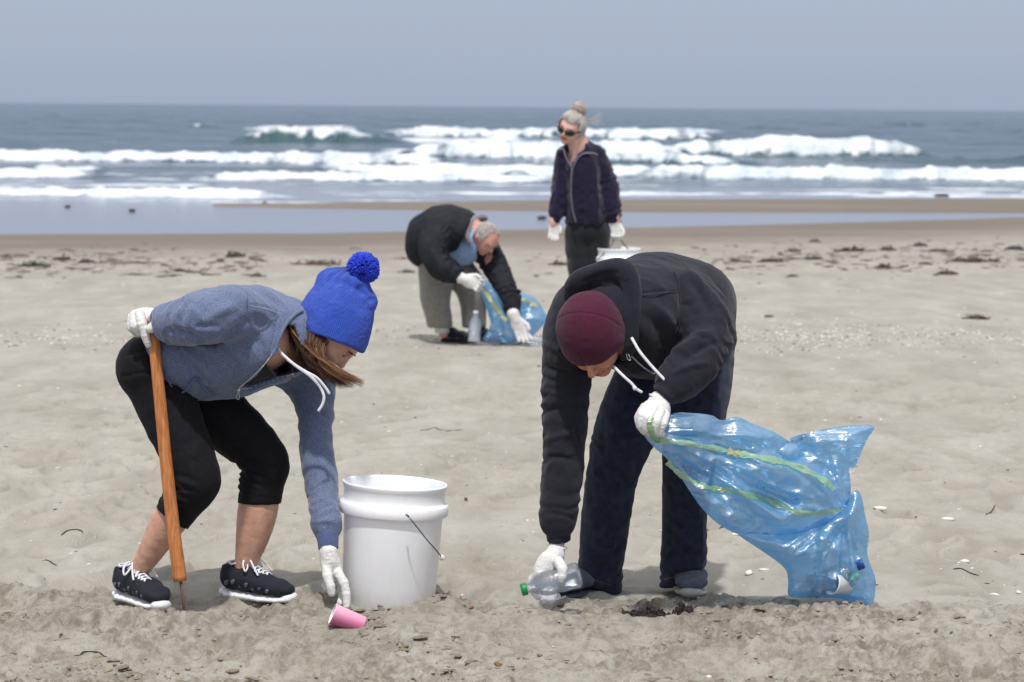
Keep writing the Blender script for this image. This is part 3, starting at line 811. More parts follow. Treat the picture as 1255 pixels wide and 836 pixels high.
def shoe(parent, heel, ang, L, cfg, flip=1, pitch=0.0):
    """heel: world point under the heel; ang: direction of the toe in degrees from +X towards +Y"""
    ca, sa = math.cos(math.radians(ang)), math.sin(math.radians(ang)); cp, sp_ = math.cos(pitch), math.sin(pitch)
    R = np.array([[ca, -sa, 0], [sa, ca, 0], [0, 0, 1]])@np.array([[cp, 0, sp_], [0, 1, 0], [-sp_, 0, cp]])
    zs = cfg.get('zs', 1.0); T = lambda v: heel+(np.asarray(v, float)*np.array([1, 1, zs]))@R.T
    up, so_ = cfg['up'], cfg['sole']
    hh = .0028
    f = SDF((-.02, -.07, -.01), (L+.02, .07, .15), hh)
    k = L/.27; w = .0455*k; lean = .008*flip
    st = cfg['st']
    f.echain([((.035*k, 0, .035+st), .032, w*.80), ((.10*k, lean*.5, .038+st), .032, w*.86), ((.16*k, lean, .030+st), .026, w*.98), ((.215*k, lean*.6, .021+st), .021, w*.90), ((.245*k, lean*.2, .017+st), .0165, w*.66)], (0, 1, 0), .02)
    f.echain([((.045*k, 0, .055+st), .034, w*.66), ((.095*k, 0, .055+st), .028, w*.64)], (0, 1, 0), .02)
    f.econe((.030*k, 0, .04+st), .026, w*.7, (.026*k, 0, .082+st), .022, w*.55, (0, 1, 0), .015)
    f.plane((0, 0, st*.75), (0, 0, -1))
    # opening for the foot
    f.econe((.056*k, 0, .070+st), .032, w*.52, (.062*k, 0, .14+st), .038, w*.60, (0, 1, 0), .004, 'sub')
    f.plane((.03*k, 0, .080+st), (-.25, 0, 1), .004)
    V, Q = f.get(1); Nn = norms(V, Q); V = V+Nn*(.0009*vn(V*70, 3))[:, None]
    A = {'sx': V[:, 0]/L, 'sz': V[:, 2], 'sy': V[:, 1]}
    sh = mesh('shoe', T(V), Q, up, parent, attr=A)
    # sole
    g = SDF((-.03, -.07, -.012), (L+.03, .07, .06), hh)
    g.echain([((.030*k, 0, st*.5), st*.62, w*.84), ((.10*k, lean*.5, st*.5), st*.56, w*.84), ((.16*k, lean, st*.5), st*.52, w*1.04), ((.215*k, lean*.7, st*.52), st*.50, w*.98), ((.252*k, lean*.2, st*.62), st*.48, w*.66)], (0, 1, 0), .006)
    if cfg.get('heelup'): g.ell((.014*k, 0, st*.8), (.018, w*.74, st*.7), None, .006)
    if cfg.get('toe'): g.ell((.247*k, 0, st*.85), (.026*k, w*.70, st*.75), None, .006)
    g.plane((0, 0, 0), (0, 0, -1), .002)
    if cfg.get('groove'):
        for i in range(9):
            x = (.018+.027*i)*k
            g.econe((x, -.08, .002), .0014, .008, (x+.004, .08, .002), .0014, .008, (0, 0, 1), 0, 'sub')
    V, Q = g.get(1); Nn = norms(V, Q)
    so = mesh('sole', T(V), Q, so_, sh)
    top = lambda x: np.interp(x/k, [.06, .10, .14, .18, .22], [.098, .078, .064, .053, .044])+st-.002
    if cfg.get('lace'):
        tg = MB(); tg.tube([T((x*k, 0, top(x*k)-.0005)) for x in np.linspace(.085, .165, 8)], [.012]*8, 8, flat=.25, fdir=R@np.array([0, 0, 1.]))
        tg.build('tongue', cfg['tongue'], sh)
        b = MB()
        for i in range(6):
            x0 = (.088+.0145*i)*k; y0 = .021-.0012*i
            for s in (-1, 1):
                b.tube([T(v) for v in spl([(x0, -s*y0, top(x0)-.004), (x0+.003, -s*y0*.5, top(x0)+.004), (x0+.009, s*y0*.5, top(x0+.008)+.006), (x0+.014, s*y0, top(x0+.014)-.003)], 4)], .0034, 6, flat=.6, fdir=R@np.array([0, 0, 1.]))
        c = (.092*k, 0, top(.09*k)+.008)
        for s in (-1, 1):                             # the bow: two loops and two loose ends
            b.tube([T(v) for v in spl([c, (c[0]+.004, s*.020, c[2]+.012), (c[0]+.012, s*.042, c[2]-.002), (c[0]+.022, s*.046, c[2]-.020), (c[0]+.020, s*.030, c[2]-.010), (c[0]+.005, s*.010, c[2]+.001)], 6)], .0032, 6, flat=.7)
            b.tube([T(v) for v in spl([c, (c[0]+.020, s*.018, c[2]+.010), (c[0]+.045, s*.033, c[2]-.012), (c[0]+.062, s*.040, c[2]-.030)], 6)], .0030, 6, flat=.7)
        b.tube([T((c[0]-.004, -.004, c[2]-.002)), T((c[0]+.004, .004, c[2]+.003))], .0045, 8)
        b.build('lace', MT['cord'], sh)
    if cfg.get('collar'):
        b = MB(); q = []
        for i in range(25):
            an = i/24*2*math.pi; x = .056*k+.032*math.cos(an); yy = w*.56*math.sin(an)
            q.append(T((x, yy, (.0785)+st+(.25*(x-.03*k) if x < .03*k else .25*(x-.03*k))*.9+.006*(math.cos(an) < -.5)-.0012)))
        b.tube(q, .0036, 7, cap=False); b.build('collar', MT['lining'], sh)
    if cfg.get('over'):
        b = MB()                                      # raised grey cage pieces on both flanks
        for s in (-1, 1):
            for i in range(7):
                x = (.030+.026*i)*k; zc = st+.020-.0012*i+.006*(i%2); q = []
                for t in range(5):
                    xx = x+.010*t/4*k*1.5; z = zc+(.016-.0012*i)*(t/4); v = np.array([xx, 0, z])
                    q.append(v)
                # project to the flank of the upper
                pts = []
                for v in q:
                    yv = s*w*.2

                    a0 = np.interp(v[0]/k, [.035, .10, .16, .215, .245], [.80, .86, .98, .90, .66])*w
                    zr = np.interp(v[0]/k, [.035, .10, .16, .215, .245], [.035, .038, .030, .021, .017])+st
                    hr = np.interp(v[0]/k, [.035, .10, .16, .215, .245], [.032, .032, .026, .021, .0165])
                    yy = a0*math.sqrt(max(.05, 1-((v[2]-zr)/hr)**2))
                    ly = np.interp(v[0]/k, [.035, .10, .16, .215, .245], [0, lean*.5, lean, lean*.6, lean*.2])
                    pts.append(T((v[0], ly+s*(yy+.0022), v[2])))
                b.tube(pts, [.0020, .0060, .0072, .0050, .0016], 6, flat=.45, fdir=R@np.array([0, s*1., 0]))
        ov = b.build('overlay', MT['grey_overlay'], sh); ov['kind'] = 'stuff'
    return sh

# ------------------------------------------------------------------ the young woman in the blue hat
wb = G(235, 752)
Wm = thing('person', 'person in blue bobble hat and grey-blue hoodie leaning on a stick beside the white bucket', 'person', (wb[0], wb[1], wb[2]))
LF = G(150, 750); RF = G(284, 742)
# body: one continuous skin surface
lo = P(130, 765, 6.7); hi = P(452, 335, 7.42)
f = SDF((lo[0], 6.72, lo[2]-.03), (hi[0], 7.40, hi[2]+.03), .0034)
f.echain(ech([(195, 450, 7.03, 34, .125), (232, 434, 7.02, 34, .12), (275, 420, 7.01, 42, .13), (318, 416, 7.01, 40, .14), (345, 410, 7.01, 22, .09)]), k=.03)
f.chain(ch([(342, 408, 7.01, 17), (372, 408, 7.0, 15), (395, 404, 7.0, 15)]), .03)
f.chain(ch([(308, 384, 6.90, 18), (285, 380, 6.80, 14), (245, 394, 6.74, 11), (205, 394, 6.82, 8), (188, 392, 6.84, 8)]), .02)
f.chain(ch([(345, 425, 7.13, 16), (374, 455, 7.17, 12), (386, 500, 7.14, 10), (390, 560, 7.06, 9), (399, 630, 6.97, 8), (403, 684, 6.91, 7)]), .02)
f.chain(ch([(193, 457, 6.95, 30), (215, 520, 6.91, 27), (243, 585, 6.87, 22), (228, 612, 6.89, 20), (206, 640, 6.92, 20.5), (186, 674, 6.94, 15), (167, 704, 6.97, 10), (162, 714, 6.98, 8.5), (160, 723, 6.98, 7)]), .012)
f.chain(ch([(205, 460, 7.10, 32), (270, 512, 7.09, 30), (326, 566, 7.06, 22), (321, 592, 7.06, 21), (316, 625, 7.06, 23.5), (309, 660, 7.06, 19), (300, 695, 7.065, 11.5), (297, 706, 7.07, 9.5), (295, 717, 7.07, 7)]), .012)
# head, looking down
hc = P(410, 402, 7.0); s_ = 7/FPX
def dirpx(dx, dy, dd=0): v = rgt*dx-upv*dy+np.array([0, dd, 0]); return v/np.linalg.norm(v)
fd = dirpx(.48, .88, -.10); ud = np.cross(dirpx(0, 0, 1), fd); ud = -ud if ud@rgt < 0 else ud; ud = ud/np.linalg.norm(ud); sd_ = np.cross(fd, ud)
HA = np.array([fd, ud, sd_])
def hp(F_, U_, S_=0): return hc+fd*F_+ud*U_+sd_*S_
f.ell(hc, (.092, .085, .072), HA, .02)
f.ell(hp(.045, -.040), (.048, .055, .052), HA, .03)           # face and jaw
f.ell(hp(.062, -.088), (.022, .022, .024), HA, .02)           # chin
f.ell(hp(.080, .014), (.012, .016, .045), HA, .015)           # brow
for s in (-1, 1):
    f.ell(hp(.085, -.004, s*.031), (.013, .011, .014), HA, .012, 'sub')
    f.ell(hp(.074, -.006, s*.031), (.013, .0125, .0135), HA, .003)
    f.ell(hp(.070, -.038, s*.033), (.018, .018, .018), HA, .02)
f.cone(hp(.086, .006), .0065, hp(.104, -.030), .0085, .010)   # nose
f.ell(hp(.104, -.034), (.010, .0085, .0115), HA, .006)
for s in (-1, 1): f.ell(hp(.096, -.037, s*.010), (.008, .006, .006), HA, .004)
f.ell(hp(.087, -.058), (.009, .0055, .020), HA, .005); f.ell(hp(.085, -.068), (.009, .006, .018), HA, .005)
f.ell(hp(-.004, -.012, sd_[1] and (.074 if sd_[1] < 0 else -.074)), (.018, .030, .008), HA, .004)
def wd(V, Nn): return .0004*vn(V*120, 5)
body = garment('body', f, MT['skin_w'], Wm, wd, 2)
side = 1 if sd_[1] < 0 else -1                              # the side turned to the camera
b = MB(); b.tube([hp(.094, .012, side*t) for t in (.014, .026, .038)]+[hp(.083, .008, side*.049)], [.0022, .003, .0028, .001], 6); b.build('eyebrow', MT['brow'], body)
b = MB(); b.tube([hp(.095, .012, -side*t) for t in (.012, .024, .036)], [.0022, .003, .0015], 6); b.build('eyebrow', MT['brow'], body)
b = MB(); b.tube(spl([hp(.0865, -.010, side*.019), hp(.0895, -.0125, side*.031), hp(.083, -.011, side*.040)], 5), .0010, 6)
b.build('eyelash', MT['brow'], body)
b = MB()
for (u, r) in ((-.058, .0045), (-.067, .005)): b.tube(spl([hp(.083, u, -.019), hp(.095, u+.001, 0), hp(.083, u, .019)], 6), [r*.3]+[r*.8]*5+[r]+[r*.8]*5+[r*.3], 8)
b.build('lips', MT['lip'], body)

# leggings
f = SDF((lo[0]-.03, 6.72, P(200, 660, 7)[2]), (P(360, 500, 7)[0], 7.40, P(200, 395, 7)[2]), .0042)
f.echain(ech([(193, 452, 7.03, 44, .165), (236, 440, 7.03, 38, .145)]), k=.04)
f.ell(P(182, 450, 6.96), (.090, .10, .092), None, .04); f.ell(P(184, 450, 7.10), (.088, .10, .092), None, .04)
f.chain(ch([(191, 458, 6.96, 40), (214, 520, 6.91, 35), (240, 578, 6.865, 28.5), (238, 596, 6.87, 27.5), (224, 615, 6.89, 24.5), (200, 650, 6.92, 22)]), .012)
f.chain(ch([(215, 462, 7.10, 40), (272, 512, 7.09, 37), (324, 562, 7.06, 28), (321, 590, 7.06, 26.5), (315, 640, 7.06, 25.5)]), .012)
f.plane(P(205.5, 632, 6.9), -dirpx(.58, -.82), near=(P(200, 650, 6.92), .16))
f.plane(P(316, 617, 7.06), -dirpx(.02, -1), near=(P(316, 645, 7.06), .12))
def ld(V, Nn):
    d = .0012*vn(V*22, 2)+.0006*vn(V*60, 4)
    d += rings(V, P(240, 560, 6.87), P(214, 632, 6.9), .35, .9, 7, .0034, 4)*sst(-.3, .5, -(Nn@dirpx(.7, .2)))
    d += rings(V, P(330, 545, 7.06), P(318, 612, 7.06), .3, .95, 8, .0036, 9)*sst(-.3, .6, -(Nn@dirpx(.9, 0)))
    d += folds(V, Nn, [(150, 438, 182, 432, 3, -3), (150, 462, 195, 458, 2.2, -3.5), (158, 430, 190, 452, 3.5, 3), (255, 500, 235, 560, 5, 2), (250, 520, 300, 560, 5, 2), (290, 562, 318, 572, 3, -4), (293, 575, 322, 585, 3, -4), (296, 590, 325, 598, 3, -3), (215, 582, 240, 590, 3, -4), (205, 600, 236, 603, 3, -4), (213, 588, 244, 600, 2.5, 3), (262, 500, 285, 530, 5, 3), (197, 626, 220, 643, 1.5, -2), (293, 612, 339, 613, 1.5, -2)])
    return d
leg = garment('leggings', f, MT['legging'], Wm, ld, 2)

# hoodie
f = SDF((P(165, 600, 7)[0], 6.66, P(300, 690, 7)[2]), (P(440, 500, 7)[0], 7.40, P(300, 335, 7)[2]), .0042)
f.echain(ech([(215, 435, 7.02, 46, .165), (238, 428, 7.02, 56, .165), (272, 421, 7.01, 62, .165), (308, 414, 7.01, 57, .175), (338, 418, 7.01, 44, .165), (352, 414, 7.01, 36, .11)]), k=.04)
f.ell(P(312, 392, 6.95), (.085, .10, .085), None, .04)
f.chain(ch([(300, 388, 6.90, 33), (276, 384, 6.80, 28), (246, 392, 6.75, 23.5), (222, 395, 6.79, 20), (203, 395, 6.83, 17.5)]), .03)
f.chain(ch([(345, 432, 7.14, 34), (374, 452, 7.17, 28), (385, 490, 7.15, 19), (388, 545, 7.08, 16), (394, 590, 7.03, 15.2), (399, 630, 6.97, 13), (401, 648, 6.94, 12)]), .03)
f.chain(ch([(401, 650, 6.94, 11), (402, 672, 6.92, 10)]), .002)
f.chain(ch([(201, 395, 6.83, 16), (192, 395, 6.84, 15)]), .002)
hcol = dirpx(.95, -.30)                                     # collar and hood lying against the neck
f.econe(P(338, 400, 7.01), .085, .10, P(372, 402, 7.0), .062, .085, (0, 1, 0), .03)
f.plane(P(402, 674.5, 6.92), dirpx(0, 1), near=(P(402, 690, 6.92), .06))
f.plane(P(193, 395, 6.84), dirpx(-1, .05), near=(P(180, 395, 6.84), .055))
f.plane(P(207, 440, 7.0), dirpx(-1, .22), near=(P(188, 452, 7.0), .13))
f.plane(P(374, 402, 7.0), dirpx(1, .22), near=(P(392, 404, 7.0), .10))
f.shell(.011)
# open front, and the mouth of the hood
f.poly([(334, 436), (292, 477), (300, 480), (366, 459), (372, 444), (360, 402), (348, 398)], 6.6, 7.065)
f.poly([(206, 452), (150, 452), (150, 520), (240, 520), (215, 488)], 6.6, 7.4)
def hd(V, Nn):
    d = .0075*drape(V, 9, 1, (.8, 0, -.5), 3.2, 3)+.0035*drape(V, 20, 1, (.6, 0, -.7), 2.5, 63)+.0008*vn(V*70, 8)
    d += rings(V, P(262, 388, 6.78), P(205, 395, 6.83), .15, 1.0, 5, .0035, 3)
    d += rings(V, P(382, 470, 7.12), P(400, 650, 6.94), .12, .5, 7, .0018, 6)
    d += rings(V, P(392, 590, 7.03), P(400, 650, 6.94), .25, .9, 5, .0018, 16)
    d += 1.7*folds(V, Nn, [(300, 356, 303, 392, 1.3, -1.5), (303, 392, 262, 420, 4, -9), (262, 420, 240, 415, 4, -5), (302, 374, 342, 384, 1.3, -2.2), (338, 382, 331, 432, 1.3, -2.5), (215, 402, 222, 380, 3, 4), (228, 412, 236, 378, 3.5, 4), (205, 405, 250, 415, 4, -7),
        (225, 425, 262, 470, 5, 6), (240, 418, 285, 455, 6, 7), (215, 440, 240, 478, 4, 5), (275, 420, 300, 450, 6, 5), (232, 440, 262, 478, 4, -5), (262, 432, 292, 462, 5, -5), (310, 400, 330, 430, 5, 4), (252, 392, 290, 378, 5, 4), (240, 400, 268, 400, 3, -4),
        (290, 370, 262, 380, 5, 3), (375, 500, 400, 512, 3, -3), (372, 520, 402, 530, 3, 3), (376, 545, 405, 540, 3, -3), (300, 400, 318, 455, 7, 4), (332, 445, 296, 474, 3, 3), (202, 462, 222, 476, 1.5, -3), (296, 482, 360, 480, 4, 4), (386, 640, 412, 641, 3, 3)])
    return d
hoodie = garment('hoodie', f, MT['hood_blue'], Wm, hd, 2)
# top under the hoodie
f = SDF((P(270, 600, 7)[0], 6.84, P(300, 500, 7)[2]), (P(385, 500, 7)[0], 7.2, P(300, 380, 7)[2]), .004)
f.echain(ech([(255, 430, 7.02, 46, .125), (285, 423, 7.02, 50, .135), (315, 425, 7.01, 45, .145), (332, 428, 7.01, 36, .13)]), k=.03)
f.plane(P(322, 430, 7.0), dirpx(.85, -.5), .0)
f.plane(P(282, 430, 7.0), dirpx(-1, 0), .0)
garment('undershirt', f, MT['black_top'], Wm, lambda V, Nn: .0015*vn(V*30, 4), 2)
hf = front(hoodie)
# ribbed cuffs
def cuff(p0, r0, p1, r1, mat, parent, n=44, nm='cuff'):
    b = MB(); p0 = np.asarray(p0); p1 = np.asarray(p1); L = np.linalg.norm(p1-p0); ax = (p1-p0)/L
    pr = [(r0*.90, -.001), (r0*1.02, .002), (r0*1.03, L*.3), ((r0+r1)*.5, L*.6), (r1, L*.95), (r1*.97, L), (r1*.86, L), (r1*.84, L*.6)]
    b.lathe(pr, p0, ax, n*3, f=lambda an, z: 1+.022*math.cos(an*n)); return b.build(nm, mat, parent)
cuff(P(401, 649, 6.94), 13.2*s_, P(402.5, 673, 6.92), 12.2*s_, MT['rib_blue'], hoodie)
cuff(P(204, 395, 6.83), 18*s_, P(190, 395.5, 6.84), 16.5*s_, MT['rib_blue'], hoodie)
# zipper along both edges of the open front, with its slider
def onfront(parent_f, pts): return pts
b = MB()
q1 = [P(X, Y, hf(X, Y)-.001) for X, Y in spl([(333, 435), (322, 449), (308, 463), (291, 477)], 8)]
q2 = [P(X, Y, d) for X, Y, d in spl([(291, 477, 6.89), (322, 473, 6.95), (345, 465, 7.02), (364, 456, 7.06)], 8)]
for q in (q1, q2):
    b.tube(q, .0016, 5)
    for i in range(len(q)-1):
        for t in (0, .33, .66):
            p = q[i]+(q[i+1]-q[i])*t; b.rock(p, .0026, i, (1, 1, 1))
b.build('zipper', MT['metal'], hoodie)
b = MB(); b.tube([P(293, 476, 6.87), P(292, 481, 6.87)], [.0045, .004], 8, flat=.5, fdir=(0, 1, 0)); b.tube(spl([P(292, 480, 6.866), P(290.5, 484, 6.866), P(290, 489, 6.866), P(293, 489, 6.866), P(293.5, 484, 6.866), P(292, 480, 6.866)], 4), .0011, 5)
b.build('zip_pull', MT['metal'], hoodie)
cordline('seam', [(X, Y, hf(X, Y)+.0005) for X, Y in ((303, 358), (303, 366), (303, 374), (312, 377), (322, 379), (332, 382), (341, 385))], .0013, MT['rib_blue'], hoodie)
cordline('drawstring', [(339, 425, 6.88), (346, 434, 6.862), (362, 448, 6.855), (380, 461, 6.86), (392, 474, 6.87), (397, 486, 6.87), (395, 496, 6.87), (390, 504, 6.87)], .0042, MT['cord'], hoodie, 8, .6)
cordline('drawstring', [(352, 441, 6.87), (372, 454, 6.862), (388, 463, 6.865), (398, 474, 6.868), (404, 483, 6.87)], .0040, MT['cord'], hoodie, 8, .6)
cordline('neckline', [(X, Y, hf(X, Y, 3)+.002) for X, Y in ((371, 380), (361, 386), (350, 398), (343, 412), (338, 426), (333, 436))], .0055, MT['hood_blue'], hoodie, 8)
# kangaroo pocket
b = MB(); q = spl([(203, 455, 6.868), (207, 468, 6.862), (216, 480, 6.862), (226, 480, 6.86), (234, 470, 6.852), (241, 464, 6.85), (252, 478, 6.868), (262, 486, 6.89)], 6)
b.tube([P(X, Y, hf(X, Y)+.001) for X, Y, _ in q], .0045, 7, flat=.6); b.build('pocket_hem', MT['rib_blue'], hoodie)
# necklace with a small pendant
b = MB(); b.tube(spl([P(352, 430, 6.93), P(357, 442, 6.90), P(359, 458, 6.895)], 6), .0008, 4); b.build('necklace', MT['wire'], Wm)
b = MB(); b.tube([P(359, 458, 6.893), P(359.2, 463, 6.893), P(359.5, 471, 6.893)], [.002, .0045, .002], 6, flat=.5, fdir=(0, 1, 0)); b.build('pendant', MT['rust'], Wm)

# knitted hat
f = SDF((P(350, 500, 7)[0], 6.84, P(400, 440, 7)[2]), (P(480, 500, 7)[0], 7.17, P(400, 315, 7)[2]), .0030)
ht = dirpx(.28, -.96); hr = dirpx(.96, .28); hdp = np.array([0, 1., 0]); HB = np.array([hr, hdp, ht])
hb = P(409, 398, 7.0)
def hq(a, c, d=0): return hb+hr*a+ht*c+hdp*d
f.echain([(hq(.004, -.034), .103, .096), (hq(.002, .020), .100, .094), (hq(.004, .060), .089, .088), (hq(.006, .096), .068, .073), (hq(.010, .120), .042, .048)], (0, 1, 0), .03)
f.ell(hq(-.045, .122, -.01), (.030, .035, .030), HB, .03); f.ell(hq(.062, .096, -.02), (.040, .038, .030), HB, .025)
f.ell(hq(.02, .135, -.04), (.035, .03, .018), HB, .02)
f.plane(P(410, 419, 6.95), dirpx(-.34, .94, -.08), .006)
f.shell(.012)
def kd(V, Nn):
    a = (V-hb)@hr; c = (V-hb)@ht; d = (V-hb)@hdp; an = np.arctan2(a, -d)
    rim = 1-sst(.0, .012, np.abs(c+.05)-.0)
    low = 1-sst(-.045, -.02, (V-P(410, 419, 6.95))@(-dirpx(-.34, .94)) -.03)
    gath = sst(.075, .13, c)
    return .0016*low*np.cos(an*62)+gath*.0026*np.cos(an*13+2*vn(V*20, 3))+.0022*vn(V*26, 6)+.0010*vn(V*130, 7)+folds(V, Nn, [(432, 352, 462, 372, 4, -6), (440, 345, 455, 352, 3, 4), (404, 345, 432, 350, 4, -4), (372, 395, 392, 408, 4, 2), (448, 372, 462, 366, 3, -4)])
def ka(V):
    a = (V-hb)@hr; c = (V-hb)@ht; d = (V-hb)@hdp; return {'ku': np.arctan2(a, -d), 'kv': c}
hat = garment('bobble_hat', f, MT['knit'], Wm, kd, 1, ka)
b = MB(); pc = P(445, 329, 6.985); rr = np.random.RandomState(3)
b.rock(pc, .030, 1)
for i in range(1500):
    v = rr.randn(3); v /= np.linalg.norm(v); w_ = rr.randn(3); w_ -= v*(w_@v); w_ /= np.linalg.norm(w_)
    L = (.0435+.005*rr.rand())*(1+.05*vn(v[None]*2.2, 4)[0]); p = pc+v*L
    b.tube([pc+v*.022, pc+v*(L*.85)+w_*.002, p+w_*.006*rr.rand()], [.0024, .0028, .0018], 4)
b.build('pompom', MT['yarn'], hat, attr='rnd')
# hair
b = MB(); rr = np.random.RandomState(5)
for kk in range(64):
    t = (kk+rr.rand())/64; x0, y0 = 360+t*41, 388+t*28+2*rr.randn(); w_ = rr.rand()**1.2
    if rr.rand() < .33: x3, y3 = 374+t*30+4*rr.randn(), 440+18*rr.rand()
    else: x3, y3 = 396+w_*50+4*rr.randn(), 452+10*rr.rand()+14*(1-abs(w_-.6))+3*rr.randn()
    x1, y1 = x0-5+2*rr.randn(), y0+17; x2, y2 = (x0+x3)/2-9+2*rr.randn(), (y0+y3)/2+12+2*rr.randn()
    dep = 6.895+.05*rr.rand(); d3 = dep+.02*rr.randn(); cc = np.clip(.42+.30*rr.randn()-.25*(t < .25)+.15*(w_ > .6), 0, 1); fly = rr.rand() < .12
    for i in range(26):
        j1, j2, j3 = rr.randn(2)*1.1, rr.randn(2)*1.3, rr.randn(2)*(2.4 if not fly else 4.5)
        q = spl([P(x0+j1[0]*1.4, y0+j1[1]*.5, 6.93), P(x1+j1[0], y1+j1[1], dep+.004*rr.randn()), P(x2+j2[0], y2+j2[1], dep-.012+.005*rr.randn()), P(x3+j3[0], y3+j3[1]*.6, d3+.006*rr.randn())], 5)
        r = .00045+.0004*rr.rand()
        b.tube(q, [r]*(len(q)-5)+[r, r*.8, r*.6, r*.4, r*.2], 3, a=np.clip(cc+.10*rr.randn(), 0, 1), cap=False)
b.build('hair', MT['hair_w'], Wm, attr='rnd')
f = SDF((P(345, 500, 7)[0], 6.88, P(400, 470, 7)[2]), (P(410, 500, 7)[0], 7.1, P(400, 385, 7)[2]), .004)
f.chain(ch([(375, 400, 6.965, 15), (378, 420, 6.955, 13), (384, 438, 6.955, 8)]), .02); f.chain(ch([(380, 402, 7.0, 16), (372, 420, 7.0, 10)]), .02)
V, Q = f.get(2); mesh('hair_base', V, Q, MT['hair_w'], Wm, attr={'rnd': .14+.12*vn(V*np.array([200, 200, 30]), 4)})

# gloves
hand(Wm, (150, 365, 220, 435, 6.74, 6.95), [(180, 390, 6.86, 15, 13, 12, 10), (171, 391, 6.85, 11, 12, 11, 0), (190, 390, 6.85, 12, 12, 10, 0)],
     [[(171, 384, 6.83, 6), (174, 397, 6.815, 5.6), (178, 411, 6.815, 4.9), (181.5, 422, 6.82, 4.4)],
      [(165, 386, 6.84, 6), (165, 399, 6.825, 5.4), (172, 407, 6.84, 4.8), (178, 408, 6.86, 4.4)],
      [(162, 389, 6.86, 5.6), (161, 401, 6.855, 5), (168, 408, 6.88, 4.6), (175, 409, 6.89, 4.2)],
      [(163, 391, 6.885, 5), (164, 402, 6.89, 4.6), (171, 405, 6.905, 4)],
      [(200, 388, 6.82, 6.2), (193, 395, 6.80, 6), (186, 402, 6.80, 5.4), (183, 403, 6.805, 4.6)]],
     [(207, 394, 6.835, 13), (196, 393, 6.84, 13.5)], seed=1)
hand(Wm, (380, 665, 440, 755, 6.82, 7.00), [(406, 694, 6.910, 13, 11, 7, -70), (410, 703, 6.910, 12, 10, 7, -70)],
     [[(400, 692, 6.900, 6.2), (401.5, 706, 6.880, 5.6), (405, 718, 6.870, 5), (406.5, 727, 6.870, 4.6)],
      [(414, 702, 6.900, 6), (421, 714, 6.890, 5.3), (424.5, 728, 6.885, 5), (425, 742, 6.880, 4.5)],
      [(413, 705, 6.920, 5.8), (419, 718, 6.930, 5.2), (420, 730, 6.925, 4.7), (417, 739, 6.910, 4.3)],
      [(408, 706, 6.940, 5.4), (409, 718, 6.950, 4.9), (404, 723, 6.935, 4.4), (400, 720, 6.920, 4)],
      [(403, 703, 6.950, 5), (402, 713, 6.960, 4.5), (398, 717, 6.945, 4)]],
     [(402.5, 676, 6.910, 11), (404, 687, 6.910, 12)], seed=2)

# running shoes
def mesh_shoe():
    x = N('black_mesh_upper'); sx = x.attr('sx'); f = x.noise(1400, det=2); g = x.noise(70, det=2)
    c = x.ramp(f, [(.4, srgb(20, 22, 30)), (.65, srgb(44, 48, 60))])
    return x.set(c, .75, x.bump(f, .001), Specular_IOR_Level=.3)
runner = dict(up=mesh_shoe(), sole=MT['white_rubber'], st=.021, heelup=True, toe=True, groove=True, lace=True, tongue=MT['black_top'], collar=True, over=True)
shoe(Wm, P(146, 738, 7.022)*np.array([1, 1, 0])+np.array([0, 0, LF[2]+.012]), -50, .250, runner, 1)
shoe(Wm, P(273, 735, 7.095)*np.array([1, 1, 0])+np.array([0, 0, RF[2]+.008]), -26, .250, runner, -1)

# the stick she leans on
sb = P(228, 762, 6.80); st_ = thing('litter_stick', 'varnished wooden stick with rusty spike, gripped by the person in the blue hat', 'litter stick', sb)
b = MB(); q = [P(X, Y, 6.84-.04*(Y-385)/380) for X, Y in ((185, 391), (186, 394), (190, 430), (197, 500), (204, 570), (212, 645), (220, 706), (220.8, 712))]
b.tube(q, [.012, .0155, .0163, .0173, .0182, .0190, .0197, .0190], 24); b.build('handle', MT['wood'], st_)
b = MB(); b.tube([P(221, 708, 6.80), P(224, 735, 6.80), P(228, 768, 6.80)], [.0045, .0042, .0025], 8); b.tube([P(222, 712, 6.795), P(226, 745, 6.795), P(229.5, 765, 6.80)], [.003, .003, .0015], 6); b.build('spike', MT['rust'], st_)
# ------------------------------------------------------------------ the man in the maroon beanie
mb_ = G(780, 738)
Mm = thing('person', 'person in black hoodie, dark jeans and maroon beanie, bent over to pick up a bottle', 'person', mb_)
LFz = G(715, 733)[2]; RFz = G(838, 740)[2]
def lim(x0, y0, x1, y1, d0, d1, h):
    a = [P(X, Y, d) for X in (x0, x1) for Y in (y0, y1) for d in (d0, d1)]; a = np.array(a); return SDF(a.min(0), a.max(0), h)
f = lim(640, 320, 905, 752, 6.66, 7.55, .0038)
# trunk leans towards the camera: hips far, shoulders near
f.echain(ech([(838, 425, 7.24, 34, .12), (815, 400, 7.15, 35, .115), (785, 388, 7.04, 34, .12), (755, 395, 6.95, 28, .10)]), side=(.6, .8, 0), k=.04)
f.chain(ch([(752, 385, 6.96, 20), (740, 400, 6.93, 17)]), .03)
f.chain(ch([(708, 382, 6.99, 17), (694, 420, 6.99, 16), (690, 500, 6.98, 13), (687, 570, 6.97, 12), (684, 640, 6.96, 9), (682, 668, 6.96, 8.5)]), .02)
f.chain(ch([(842, 380, 6.98, 17), (876, 400, 6.93, 15), (868, 440, 6.86, 13), (835, 468, 6.81, 10), (812, 487, 6.78, 8.5)]), .02)
f.chain(ch([(800, 450, 7.24, 34), (766, 520, 7.20, 28), (748, 585, 7.20, 21), (742, 640, 7.24, 18), (735, 696, 7.28, 10), (733, 712, 7.29, 7)]), .02)
f.chain(ch([(858, 450, 7.25, 34), (848, 520, 7.21, 27), (842, 585, 7.21, 21), (840, 640, 7.26, 18), (838, 700, 7.34, 10), (838, 716, 7.36, 8)]), .02)
